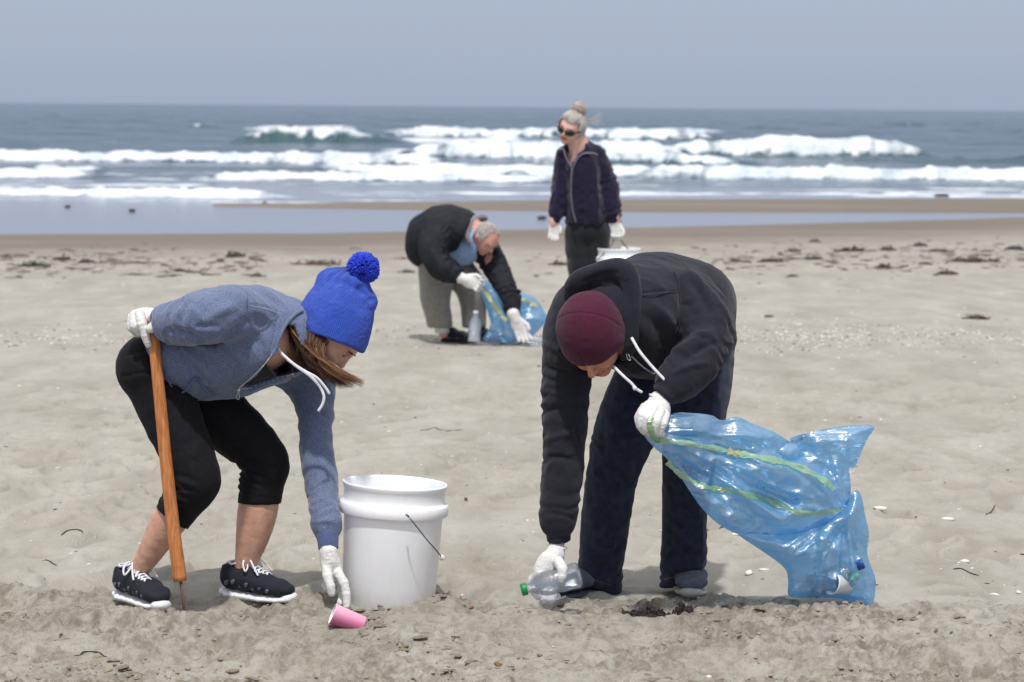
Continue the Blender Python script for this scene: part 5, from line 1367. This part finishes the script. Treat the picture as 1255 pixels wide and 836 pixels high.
ud = rgt*.62+upv*.62-fwd*.48; ud /= np.linalg.norm(ud); fd = -upv*.8+rgt*.30-fwd*.25; fd -= ud*(fd@ud); fd /= np.linalg.norm(fd); sd_ = np.cross(fd, ud); HA = np.array([fd, ud, sd_])
def head(f, jaw=1.0):
    f.ell(hc, (.098, .092, .076), HA, .02)
    f.ell(hp(.040, -.045), (.052, .060*jaw, .056), HA, .03); f.ell(hp(.066, -.092), (.024, .024, .026), HA, .02)
    f.ell(hp(.086, .012), (.014, .014, .045), HA, .015)
    for s in (-1, 1):
        f.ell(hp(.090, -.006, s*.032), (.015, .012, .015), HA, .012, 'sub'); f.ell(hp(-.010, -.020, s*.080), (.018, .032, .012), HA, .004)
    f.cone(hp(.090, .002), .008, hp(.112, -.034), .012, .010)
    f.ell(hp(.091, -.060), (.010, .007, .021), HA, .005); f.ell(hp(.090, -.071), (.010, .007, .019), HA, .005)
head(f)
body = garment('body', f, MT['skin_o'], Om, None, 2)
for s in (-1, 1):
    b = MB(); b.tube([hp(.098, .010, s*.014), hp(.099, .014, s*.028), hp(.088, .010, s*.048)], [.004, .005, .002], 5); b.build('eyebrow', MT['hair_g'], body, attr='rnd')
def hairs(name, mat, cond, n=900, L=.03, dirn=None, rad=.0022, seed=1, cs=(.100, .094, .079)):
    b = MB(); rr = np.random.RandomState(seed); k = 0
    while k < n:
        v = rr.randn(3); v /= np.linalg.norm(v)
        if not cond(v): k += .2; continue
        p = hc+(HA.T@(v*np.array(cs))); nrm = HA.T@(v/np.array(cs)); nrm /= np.linalg.norm(nrm)
        dd = (dirn(v) if dirn is not None else -ud)+rr.randn(3)*.25; dd -= nrm*(dd@nrm); dd /= np.linalg.norm(dd)+1e-9
        b.tube([p-nrm*.002, p+dd*L*.5+nrm*.006, p+dd*L+nrm*.001], [rad, rad, rad*.4], 3, a=rr.rand(), cap=False); k += 1
    return b
hairs('hair', None, lambda v: (v[0] < .35 and v[1] > -.55 and not (abs(v[2]) > .75 and v[1] < -.1 and v[0] > -.3)) and (v[1] < .6 or v[0] < .5), 2600, .022, None, .0012).build('hair', MT['hair_g'], Om, attr='rnd')
# khaki trousers
f = lim2(500, 300, 620, 414, .55, .008)
f.chain(R_([(536, 322, -.04, 22), (535, 345, -.07, 17), (533, 365, -.09, 14.5), (537, 385, -.07, 12.5), (540, 408, -.06, 12)]), .04)
f.chain(R_([(548, 322, .12, 22), (573, 345, .08, 16), (579, 365, .07, 14), (581, 385, .09, 12.5), (582, 409, .10, 12.5)]), .04)
f.plane(P(540, 401, DM), dirpx(0, 1))
garment('trousers', f, MT['khaki'], Om, lambda V, Nn: .010*drape(V, 6, 1, (0, 0, 1), 3, 4), 2)
# jacket
f = lim2(495, 245, 650, 400, .65, .008)
f.echain([(a, b_, c) for a, b_, c in ech([(519, 305, DM+.04, 19, .20), (528, 288, DM+.02, 26, .24), (550, 282, DM-.02, 27, .26), (572, 284, DM-.06, 20, .22)])], k=.06)
f.ell(P(516, 300, DM+.03), (.085, .22, .14), None, .05)
f.chain(R_([(542, 282, -.22, 17), (530, 305, -.30, 15), (540, 326, -.34, 13.5), (560, 337, -.37, 9.5)]), .04)
f.chain(R_([(583, 288, .08, 17), (602, 318, 0, 14), (616, 346, -.10, 12.5), (625, 366, -.18, 10.5), (630, 382, -.22, 8)]), .04)
f.plane(P(564, 339, DM-.37), dirpx(1, .35), near=(P(573, 343, DM-.37), .08)); f.plane(P(631, 384, DM-.22), dirpx(.25, 1), near=(P(634, 393, DM-.22), .09))
f.plane(P(519, 333, DM), dirpx(-.35, 1, 0), near=(P(522, 345, DM), .18))
f.shell(.03)
f.poly([(560, 305), (566, 292), (577, 268), (600, 262), (620, 300), (590, 335), (572, 338), (560, 325)], DM-.8, DM-.05)
garment('jacket', f, MT['far_jacket'], Om, lambda V, Nn: .009*drape(V, 7, 1, (.3, .2, -.8), 2.5, 14)+rings(V, P(542, 282, DM-.22), P(560, 337, DM-.37), .1, 1, 7, .012, 3)+rings(V, P(583, 288, DM+.08), P(630, 382, DM-.22), .1, 1, 11, .011, 5), 2)
f = lim2(550, 280, 600, 350, .35, .007)
f.chain(R_([(556, 300, -.02, 22), (568, 303, -.06, 19), (574, 298, -.10, 14)]), .04); f.plane(P(583, 300, DM), dirpx(1, -.1))
garment('shirt', f, MT['far_blue'], Om, lambda V, Nn: .006*drape(V, 10, 1, (0, 0, 1), 3, 4), 1)
b = MB(); b.tube([P(X, Y, DM+c) for X, Y, c in spl([(578, 300, -.22), (572, 286, -.22), (576, 272, -.14), (588, 266, 0), (596, 268, .08)], 6)], [.012]+[.024]*23+[.012], 10); b.build('collar', MT['grey_felt'], Om)
b = MB(); b.tube([P(X, Y, DM+c) for X, Y, c in spl([(579, 303, -.22), (577, 292, -.235), (581, 282, -.19)], 6)], .012, 8); b.build('shirt_collar', MT['far_blue'], Om)
def fglove(parent, X, Y, D, dx, dy, curl=.3, s=1.0, seed=0, wrist=None):
    """small gloved hand at palm X,Y; dx,dy finger direction in the picture"""
    v = dirpx(dx, dy); w = dirpx(-dy, dx); y = np.array([0, 1., 0]); p = P(X, Y, D)
    f = SDF(p-.15, p+.15, .005)
    A = np.array([v, w, y]); f.ell(p, (.052*s, .042*s, .020*s), A, .01); f.cone(p-v*.035, .030*s, p-v*.085, .036*s, .012)
    fs = f.like()
    for i in range(4):
        g = f.like(); o = (i-1.5)*.0185*s; L = (.078, .086, .08, .064)[i]*s
        a = p+v*.035*s+w*o; c = a+v*L*.5+w*o*.15; e = a+v*L*(1-curl)*.98+w*o*.2+y*(-1)**i*.0-y*L*curl*.8
        g.chain([(a, .0115*s), (c, .0105*s), (e, .0088*s)], .003); fs.comb(tuple(slice(0, n) for n in fs.n), g.a, .001, 'add')
    g = f.like(); a = p-v*.015-w*.032*s; g.chain([(a, .013*s), (a+v*.035*s-w*.018*s-y*.01, .0115*s), (a+v*.062*s-w*.016*s-y*.02, .0095*s)], .003); fs.comb(tuple(slice(0, n) for n in fs.n), g.a, .001, 'add')
    f.comb(tuple(slice(0, n) for n in f.n), fs.a, .008, 'add')
    return garment('glove', f, MT['glove'], parent, None, 1)
fglove(Om, 576, 345, DM-.39, .9, .35, .75, 1.15)
fglove(Om, 635, 398, DM-.26, .45, 1, .15, 1.2)
fsh = dict(up=MT['far_trouser'], sole=MT['black_rubber'], st=.022)
zf = gm[2]
def pz(X, D, z): p = P(X, 400, D); p[2] = z; return p
shoe(Om, pz(538, DM+.02, zf), -20, .29, fsh); shoe(Om, pz(574, DM+.12, shore(np.array([0]), np.array([DM+.1]))[0]), -20, .29, fsh)
for (X, d) in ((541, -.055), (583, .10)):
    b = MB(); b.tube([P(X, 394, DM+d), P(X+1, 408, DM+d)], [.058, .050], 14); b.build('sock', MT['sock'], Om)
# his bag and bottles
MT['frost'] = film('frosted_bottle_plastic', (.85, .9, .97, 1), (.80, .86, .95, 1), .6)
bo = thing('rubbish_bag', 'small blue bag with yellow-green ties slumped on sand under the stooping man', 'bag', P(610, 417, DM-.15))
dmo = lambda X, Y: np.interp(Y, [335, 380, 418], [DM-.34, DM-.22, DM-.16])
cO = lambda X, Y, s: .05*rays(X, Y, 588, 343, 6, 5)[0]*sst(5, 30, rays(X, Y, 588, 343, 6, 5)[1])
o1, AO, DO = bagskin('bag_mouth', [(581, 341), (590, 338), (596, 343), (604, 353), (614, 368), (622, 385), (630, 400), (632, 418), (612, 419), (592, 417), (597, 407), (601, 396), (594, 372), (586, 354)], dmo, .07, MT['film'], bo, cO, 2.2, 41, 2.0, sharp=.05)
o2, AP, DP = bagskin('bag_bottom', [(622, 372), (634, 359), (645, 361), (657, 366), (666, 380), (671, 391), (662, 403), (653, 411), (640, 415), (628, 412)], lambda X, Y: np.full(len(np.atleast_1d(X)), DM+.05), .16, MT['film'], bo, lambda X, Y, s: .04*rays(X, Y, 625, 385, 4, 9)[0], 2.2, 51, 2.0, sharp=.05)
strip('tie', [(584, 350), (594, 358), (603, 370), (612, 383), (621, 393)], AO, DO, 5, MT['tie_y'], bo, .03)
strip('tie', [(637, 366), (648, 370), (659, 376)], AP, DP, 5, MT['tie_y'], bo, .03)
for (X, Y, dx, dy, dd, lab) in ((668, 419, -1, -.12, -.12, 'clear bottle lying flat on the sand under the stooping man\'s fingers'), (581, 419, .06, -1, -.25, 'pale bottle standing upright on the sand beside the stooping man\'s shoe')):
    p0 = P(X, Y, DM+dd); ax = dirpx(dx, dy)
    t = thing('plastic_bottle', lab, 'bottle', p0)
    b = MB(); b.lathe([(.001, 0), (.04, .0), (.043, .01), (.040, .06), (.043, .11), (.036, .145), (.016, .18), (.014, .205)], p0, ax, 20, f=lambda an, z: 1+.05*math.sin(5*an)); b.build('bottle_body', MT['clear'] if dy > -.5 else MT['frost'], t)
    b = MB(); b.lathe([(.017, .195), (.018, .215), (.001, .216)], p0, ax, 16); b.build('cap', MT['white_rubber'], t)

# woman further back

gw = G(716, 424); DW = 16.75
Fw = thing('person', 'person in purple velour jacket and sunglasses, standing with white gloves and a bucket', 'person', P(716, 424, DW))
def lim3(x0, y0, x1, y1, dd, h): return lim(x0, y0, x1, y1, DW-dd, DW+dd, h)
Rw = lambda L: ch([(a, b, DW+c, r) for a, b, c, r in L])
f = lim3(660, 115, 780, 432, .35, .008)
f.echain([(a, b_, c) for a, b_, c in ech([(719, 275, DW, 20, .10), (717, 230, DW, 20, .10), (713, 195, DW, 18, .08)])], k=.05)
f.chain(Rw([(712, 188, 0, 12), (707, 172, -.03, 9), (703, 162, -.04, 9)]), .04)
f.chain(Rw([(696, 194, 0, 6), (687, 230, 0, 5), (680, 263, -.04, 4.5), (678, 276, -.05, 4)]), .03)
f.chain(Rw([(729, 194, 0, 6), (743, 228, 0, 4.5), (754, 262, -.05, 4.5), (755, 272, -.06, 4)]), .03)
f.chain(Rw([(709, 285, 0, 14), (711, 345, 0, 10), (710, 405, .02, 7), (710, 420, .02, 6)]), .03); f.chain(Rw([(731, 285, 0, 14), (729, 345, 0, 10), (728, 405, .02, 7), (728, 420, .02, 6)]), .03)
hc = P(701, 155, DW-.06)
ud = upv*.84+rgt*.22-fwd*.44; ud /= np.linalg.norm(ud); fd = -fwd*.66-rgt*.52-upv*.55; fd -= ud*(fd@ud); fd /= np.linalg.norm(fd); sd_ = np.cross(fd, ud); HA = np.array([fd, ud, sd_])
head(f, .9)
body = garment('body', f, MT['skin_f'], Fw, None, 2)
b = MB(); b.tube(spl([hp(.092, -.064, -.022), hp(.103, -.064, 0), hp(.092, -.064, .022)], 4), .007, 6); b.build('lips', MT['lip'], body)
b = hairs('hair', None, lambda v: (v[0] < .45 and v[1] > -.6) or v[1] > .5, 1700, .05, lambda v: (ud*.9-fd*.5), .003, 8, (.104, .104, .086)); b.build('hair', MT['hair_g'], Fw, attr='rnd')
b = MB(); rr = np.random.RandomState(4); bc = hp(-.045, .115)
for i in range(420):
    v = rr.randn(3); v /= np.linalg.norm(v); w_ = rr.randn(3); w_ -= v*(w_@v); w_ /= np.linalg.norm(w_)
    b.tube([bc+v*.043-w_*.012, bc+v*.053, bc+v*.044+w_*.02], [.003, .003, .001], 3, a=rr.rand(), cap=False)
b.rock(bc, .046, 2, a=.4)
for i in range(26):
    p = hp(-.09, .0, 0); b.tube([p, p+rgt*.06+upv*.02*rr.rand(), p+rgt*(.12+.06*rr.rand())+upv*(.03+.03*rr.randn())], [.0018, .0014, .0006], 3, a=.9, cap=False)
b.build('hair_bun', MT['hair_b'], Fw, attr='rnd')
g_ = thing('sunglasses', 'dark wraparound sunglasses worn by the woman in the purple jacket', 'sunglasses', hp(.09, 0))
for s in (-1, 1):
    b = MB(); b.tube(spl([hp(.108, -.010, s*.004), hp(.112, -.012, s*.022), hp(.102, -.010, s*.046), hp(.082, -.006, s*.066)], 5), [.010]+[.018]*12+[.016, .012, .008], 10, flat=.3, fdir=fd); b.build('lens', MT['lens'], g_)
    b = MB(); b.tube([hp(.082, -.002, s*.068), hp(.03, .0, s*.086), hp(-.01, -.004, s*.088)], .004, 6); b.build('temple', MT['lens'], g_)
f = lim3(670, 255, 770, 430, .35, .008)
f.echain([(a, b_, c) for a, b_, c in ech([(720, 262, DW, 24, .13), (720, 280, DW, 24, .13)])], k=.04)
f.chain(Rw([(709, 285, 0, 16.5), (711, 345, 0, 12.5), (711, 405, .02, 12), (711, 418, .02, 12)]), .03); f.chain(Rw([(731, 285, 0, 16.5), (729, 345, 0, 12.5), (728, 405, .02, 12), (728, 418, .02, 12)]), .03)
garment('trousers', f, MT['far_trouser'], Fw, lambda V, Nn: .010*drape(V, 6, 1, (0, 0, 1), 4, 24), 2)
f = lim3(665, 160, 780, 290, .35, .0075)
f.echain([(a, b_, c) for a, b_, c in ech([(719, 271, DW, 25, .145), (718, 250, DW, 22, .135), (715, 222, DW, 22, .14), (713, 200, DW, 22.5, .12), (713, 188, DW, 17, .09)])], k=.05)
f.chain(Rw([(708, 184, -.02, 15), (706, 178, -.02, 13)]), .03)
f.chain(Rw([(694, 192, 0, 12), (689, 222, 0, 10.5), (684, 250, -.03, 9), (681, 268, -.04, 8)]), .03)
f.chain(Rw([(731, 191, 0, 12), (743, 220, 0, 10.5), (749, 248, -.03, 9.5), (754, 270, -.05, 8)]), .03)
f.plane(P(719, 275, DW), dirpx(0, 1)); f.shell(.025)
f.poly([(690, 168), (687, 176), (696, 190), (701, 206), (706, 196), (718, 180), (716, 168)], DW-.5, DW-.03)
jk = garment('jacket', f, MT['velour'], Fw, lambda V, Nn: .013*drape(V, 7, 1, (.1, 0, 1), 3, 44)+.005*vn(V*30, 6)+rings(V, P(738, 200, DW), P(754, 272, DW-.05), .1, 1, 7, .007, 4), 2)
b = MB(); b.tube([P(X, Y, DW-d) for X, Y, d in spl([(701, 206, .17), (700, 222, .175), (700, 240, .17), (702, 258, .165), (706, 273, .165)], 5)], .0045, 6); b.build('zipper', MT['dull_zip'], jk)
for pts in ([(701, 206, .15), (694, 194, .14), (690, 182, .12), (686, 184, .13)], [(702, 206, .15), (708, 194, .15), (716, 188, .14), (728, 188, .14), (733, 190, .14)]):
    b = MB(); b.tube([P(X, Y, DW-d) for X, Y, d in spl(pts, 5)], .0045, 6); b.build('collar_trim', MT['dull_zip'], jk)
fglove(Fw, 679, 277, DW-.05, -.05, 1, .15, .92); fglove(Fw, 755, 280, DW-.06, .05, 1, .8, .98)
shoe(Fw, pz(711, DW+.06, gw[2]-.01), -100, .26, fsh); shoe(Fw, pz(729, DW+.06, gw[2]-.01), -80, .26, fsh)
wbk = P(757.5, 373, DW-.05)
b2, _ = bucket('bucket', 'small far white bucket carried by the woman in the purple jacket', wbk, .158, .385, (0, 0), 0)
b = MB(); top = P(755, 287, DW-.06); L_ = P(731.5, 316, DW-.05); Rr = P(783.5, 316, DW-.05)
b.tube([P(733, 318, DW-.2), P(750, 300, DW-.10), top, P(765, 300, DW+.02), P(781, 318, DW+.1)], .0045, 6); b.build('wire_handle', MT['wire'], b2)

# ------------------------------------------------------------------ drift weed, shells, clods
def weed(X, Y, wpx, hpx, mat, name, label, cat, group=None, n=40, lump=1, seed=0, near=False):
    g = G(X, Y); s = g[1]/FPX; rr = np.random.RandomState(seed+100); b = MB(); W_ = wpx*s/2
    gz = ground(g[0], g[1])[0]; hh = hpx*s
    Q = []
    for i in range(n):
        cx = g[0]+W_*np.clip(rr.randn()*.45, -1, 1); cy = g[1]+W_*.45*rr.randn()*.6; L = W_*(.15+.35*rr.rand())
        an = rr.rand()*6.28; env = max(.15, 1-((cx-g[0])/W_)**2); zo = hh*env*rr.rand()*.8
        for k in range(5):
            an += rr.randn()*.5; cx += math.cos(an)*L/4; cy += math.sin(an)*L/4*.6
            Q.append((cx, cy, zo+hh*.25*rr.randn()*(k % 2)))
    for t in np.linspace(-.95, .95, 12): Q.append((g[0]+t*W_, g[1]+W_*.1*math.sin(t*5+seed), hh*.12))
    Q = np.array(Q); Q[:, 2] = np.maximum(Q[:, 2], .001)+ground(Q[:, 0], Q[:, 1])
    for i in range(n):
        r = hh*(.06+.10*rr.rand()) if not near else .0022+.003*rr.rand()
        b.tube(Q[i*5:i*5+5], [r*.5, r, r*1.2, r, r*.4], 4, flat=.5)
    b.tube(Q[n*5:], [hh*.1]+[hh*.25]*10+[hh*.1], 5, flat=.6)
    if lump:
        for i in range(int(lump*7)):
            cx = g[0]+W_*.55*np.clip(rr.randn()*.6, -1, 1); cy = g[1]+W_*.2*rr.randn()
            b.rock((cx, cy, gz+hh*.15), hh*.55, seed*9+i, (1.9, 1.3, .8))
    o = b.build(name, mat, None, False, origin=(g[0], g[1], gz)); o['kind'] = 'stuff' if False else ''
    del o['kind']
    return tagm(o, label, cat, group)
GW = 'dried seaweed clumps scattered along the tide line'
wl = [(42, 324, 40, 7, 'kelp_g', 'flat greenish seaweed clump at the far left of the tide line'), (78, 318, 16, 7, 'kelp', 'small round brown seaweed clump second from the left on the tide line'),
 (107, 320, 22, 6, 'kelp_d', 'dark seaweed clump where a long trailing strand begins, left of the bent woman'), (155, 321, 85, 3, 'kelp_d', 'long thin seaweed strand trailing right across the left tide line'),
 (165, 335, 42, 3, 'kelp', 'short dark seaweed strand just below the long trailing strand'), (222, 331, 32, 4, 'kelp', 'low brown seaweed wisp above the woman\'s bent shoulder'),
 (287, 315, 22, 9, 'kelp_g', 'rounded green-black seaweed mound above the woman\'s back'), (317, 319, 14, 4, 'kelp', 'tiny seaweed scrap just right of the rounded green-black mound'),
 (316, 338, 20, 5, 'kelp', 'small seaweed scrap directly above the woman\'s shoulder seam'), (388, 323, 66, 6, 'kelp', 'wide flat brown seaweed mat left of the blue bobble'),
 (498, 331, 24, 4, 'kelp_d', 'small dark seaweed clump left of the stooping man\'s jacket'), (495, 316, 26, 3, 'kelp', 'faint seaweed wisp touching the stooping man\'s back'),
 (684, 324, 26, 6, 'kelp', 'brown seaweed clump left of the standing woman\'s legs'), (852, 323, 22, 6, 'kelp', 'seaweed clump just above the back of the man in the beanie'),
 (904, 320, 24, 4, 'kelp_d', 'small dark clump leading the right-hand seaweed row'), (945, 320, 40, 6, 'kelp', 'ragged brown seaweed clump in the right-hand row near the beanie man'), (972, 306, 20, 5, 'kelp', 'small seaweed scrap alone above the ragged right-hand clump'),
 (997, 317, 26, 5, 'kelp_d', 'dark seaweed clump right of the ragged brown one'), (999, 295, 16, 4, 'kelp', 'tiny seaweed scrap highest up the right-hand beach'), (1045, 306, 50, 6, 'kelp', 'wide reddish-brown seaweed mat in the upper right row'),
 (1088, 305, 22, 6, 'kelp', 'seaweed clump joined to the right end of the wide mat'), (1127, 300, 22, 6, 'kelp_d', 'dark rounded seaweed clump above the right-hand row'), (1150, 307, 44, 4, 'kelp', 'thin flat seaweed strip in the upper right'),
 (1195, 320, 62, 7, 'kelp', 'widest seaweed tangle near the right edge'), (1243, 304, 26, 6, 'kelp_d', 'dark seaweed clump at the far right edge'), (1084, 327, 24, 7, 'kelp', 'lone brown seaweed clump below the right-hand row'),
 (1163, 334, 26, 7, 'kelp', 'reddish seaweed clump under the widest tangle'), (971, 338, 14, 4, 'kelp_d', 'small dark scrap nearest the man in the beanie'), (1196, 388, 36, 7, 'kelp', 'loose brown debris cluster alone on the bare sand at right'),
 (943, 389, 12, 4, 'kelp_g', 'tiny greenish scrap on the pale sand right of the beanie man')]
for i, (X, Y, w, h, m, lab) in enumerate(wl):
    weed(X, Y+2, w, h, MT[m], 'seaweed_clump', lab, 'seaweed', GW, n=int(14+w*.5), lump=0 if h < 4 else .8, seed=i)
weed(795, 752, 56, 8, MT['kelp_d'], 'seaweed_clump', 'dark curly seaweed clump on the trampled sand in front of the grey shoe', 'seaweed', None, n=330, lump=0, seed=60, near=True)
weed(838, 751, 26, 6, MT['kelp_d'], 'seaweed_clump', 'small dark seaweed tuft beneath the toe of the grey shoe', 'seaweed', None, n=80, lump=0, seed=61, near=True)
for X, Y, w, lab in ((83, 253, 10, 'dark rock poking out of the shallow water, leftmost'), (162, 258, 10, 'pale low rock in the shallows under the second gap of foam'), (325, 249, 9, 'small dark rock in the shallow water left of the sandbar tip'), (664, 267, 14, 'small dark rock in the pool just left of the standing person'), (1152, 240, 26, 'dark rock at the far edge of the sandbar on the right')):
    v = fwd+rgt*(X-627.5)/FPX+upv*(418-Y)/FPX; p = CAM+v*((ZW+.02-CAMH)/v[2]); r = w*p[1]/FPX/2
    if X == 1152: p[2] = shore(np.array([p[0]]), np.array([p[1]]))[0]+.02
    b = MB(); b.rock(p, r, X, (1.1, .8, .40)); tagm(b.build('rock', MT['kelp_d'], None, False, origin=p), lab, 'rock')
def twig(pts, r, mat, label, cat='twig'):
    q = []
    for X, Y in spl(pts, 5):
        g = G(X, Y); q.append((g[0], g[1], ground(g[0], g[1])[0]+r*.6))
    b = MB(); b.tube(q, [r*.3]+[r]*(len(q)-2)+[r*.3], 6, flat=.6)
    g = q[len(q)//2]; o = b.build('twig', MT[mat], None, True, origin=g); tagm(o, label, cat)
twig([(75, 662), (84, 657), (92, 656), (102, 660)], .0032, 'kelp', 'curled brown twig on smooth sand at the left behind the woman')
twig([(28, 695), (48, 694), (70, 694)], .003, 'kelp', 'thin straight twig on sand at the far left edge')
twig([(515, 531), (530, 526), (548, 530), (567, 527)], .0026, 'kelp', 'thin wavy twig lying on the sand between the two foreground people')
twig([(866, 642), (876, 650), (884, 640), (892, 648)], .0026, 'kelp_d', 'crooked dark twig behind the blue bag')
twig([(1168, 702), (1182, 700), (1200, 703)], .003, 'kelp', 'thin dark twig on sand to the right of the blue bag')
twig([(1208, 632), (1216, 624), (1220, 620)], .003, 'kelp', 'short tilted twig near the right edge of the beach')
twig([(90, 806), (110, 804), (132, 806)], .0022, 'kelp_d', 'low dark twig half buried in trampled sand at lower left')
def shellp(X, Y, w, mat, label, cat='shell', fl=.35):
    g = G(X, Y); s = g[1]/FPX; b = MB(); r = w*s/2
    z = ground(g[0], g[1])[0]; b.rock((g[0], g[1], z+r*fl*.5), r, int(X), (1.2, .55, fl), 0)
    o = b.build('shell' if mat == 'shell' else 'leaf', MT[mat], None, True, origin=(g[0], g[1], z)); tagm(o, label, cat)
shellp(1078, 628, 18, 'shell', 'longest white shell fragment right of the billowing bag')
shellp(1162, 638, 14, 'shell', 'white shell with dark grit further right of the bag')
shellp(1182, 690, 13, 'shell', 'white shell just above the thin twig on the right')
shellp(1219, 727, 12, 'shell', 'white shell at the edge of trampled sand on the far right')
shellp(1248, 729, 12, 'shell', 'white shell at the extreme right edge of the frame')
shellp(903, 659, 13, 'shell', 'white shell close behind the middle of the blue bag')
shellp(918, 704, 18, 'shell', 'flat white shell between the grey shoe and the bag bottom')
shellp(936, 702, 12, 'shell', 'small white shell next to the flat one beside the bag bottom')
shellp(678, 784, 5, 'shell', 'tiny white shell in front of the bottle on trampled sand')
shellp(868, 830, 15, 'shell', 'white shell chip at the bottom edge of the picture')
shellp(884, 831, 26, 'drift', 'torn orange-brown leaf beside the chip at the bottom edge', 'leaf', .25)
shellp(612, 821, 16, 'drift', 'reddish brown leaf scrap in trampled sand at bottom centre', 'leaf', .3)
shellp(578, 742, 10, 'drift', 'small pinkish scrap on sand right of the white bucket', 'leaf', .3)
# scattered bits
def Gv(X, Y):
    v = fwd[None]+rgt[None]*((X-627.5)/FPX)[:, None]+upv[None]*((418-Y)/FPX)[:, None]
    lo = np.full(len(X), 5.0); hi = np.full(len(X), 80.0)
    for _ in range(30):
        m = (lo+hi)/2; p = CAM+v*(m/v[:, 1])[:, None]; ab = p[:, 2] > shore(p[:, 0], m)
        lo = np.where(ab, m, lo); hi = np.where(ab, hi, m)
    p = CAM+v*(lo/v[:, 1])[:, None]; return p, ground(p[:, 0], p[:, 1])
def scatter(name, X, Y, R, sc, mat, lift=.2, gm_=True):
    p, z = Gv(X, Y); r = R*((p[:, 1]/14)**.6 if gm_ else 1)
    pr = []
    for k in range(12):
        m = MB(); m.rock((0, 0, 0), 1.0, k*7+3, sc); pr.append(np.concatenate(m.V)); F0 = np.array(m.F)
    V = []; F = []; n0 = len(pr[0]); rr = np.random.RandomState(3); an = rr.rand(len(X))*6.28
    for i in range(len(X)):
        c_, s_2 = math.cos(an[i]), math.sin(an[i]); q = pr[i % 12]*r[i]
        V.append(np.stack([q[:, 0]*c_-q[:, 1]*s_2+p[i, 0], q[:, 0]*s_2+q[:, 1]*c_+p[i, 1], q[:, 2]+z[i]+r[i]*lift], 1)); F.append(F0+i*n0)
    o = mesh(name, np.concatenate(V), np.concatenate(F), mat, None, False); o['kind'] = 'stuff'
rr = np.random.RandomState(9)
n = 1900; X = rr.rand(n)*1300-20; band = rr.rand(n) < .68
X = np.where(band & (X > 200) & (X < 620) & (rr.rand(n) < .7), X*.3+880, X)
Y = np.where(band, 414+8*rr.randn(n), 345+390*rr.rand(n)**1.2)
scatter('shell_grit', X, Y,   .003+.008*rr.rand(n)**3, (1.4, .8, .4), MT['shell'])
n = 900; X = rr.rand(n)*1300-20; Y = np.where(rr.rand(n) < .75, 414+9*rr.randn(n), 330+405*rr.rand(n))
m_ = 900; Xs = np.where(rr.rand(m_) < .45, rr.rand(m_)*330, 860+rr.rand(m_)*420); Xs = np.where(rr.rand(m_) < .15, rr.rand(m_)*1255, Xs); Ys = 322+9*rr.randn(m_)+4*np.sin(Xs*.03)-.012*(Xs-600)*(Xs > 860)
scatter('seaweed_bits', Xs, Ys, .010+.040*rr.rand(m_)**3, (2.2, .7, .22), MT['kelp'], .1, False)
scatter('dark_grit', X, Y, .0025+.007*rr.rand(n)**2, (1.9, .8, .35), MT['kelp'])
n = 16000; X = rr.rand(n)*1340-40; Y = 742+107*rr.rand(n); p, z = Gv(X, Y)
cc = vn2(p[:, 0]*5+7, p[:, 1]*6, 26)+.5*vn2(p[:, 0]*14, p[:, 1]*13, 27); k = (cc > -.05+.5*rr.rand(n)) | (rr.rand(n) < .06)
X, Y = X[k], Y[k]; n = len(X)
scatter('sand_clods', X, Y, .0010+.0065*rr.rand(n)**7, (1.3, 1, .7), MT['clod'], .1, False)
k = (cc[k] > .12) & (rr.rand(len(X)) < .10); X, Y = X[k], Y[k]; n = len(X)
scatter('crust_slabs', X, Y,   .003+.011*rr.rand(n)**3, (1.9, 1.0, .34), MT['clod_d'], .12, False)
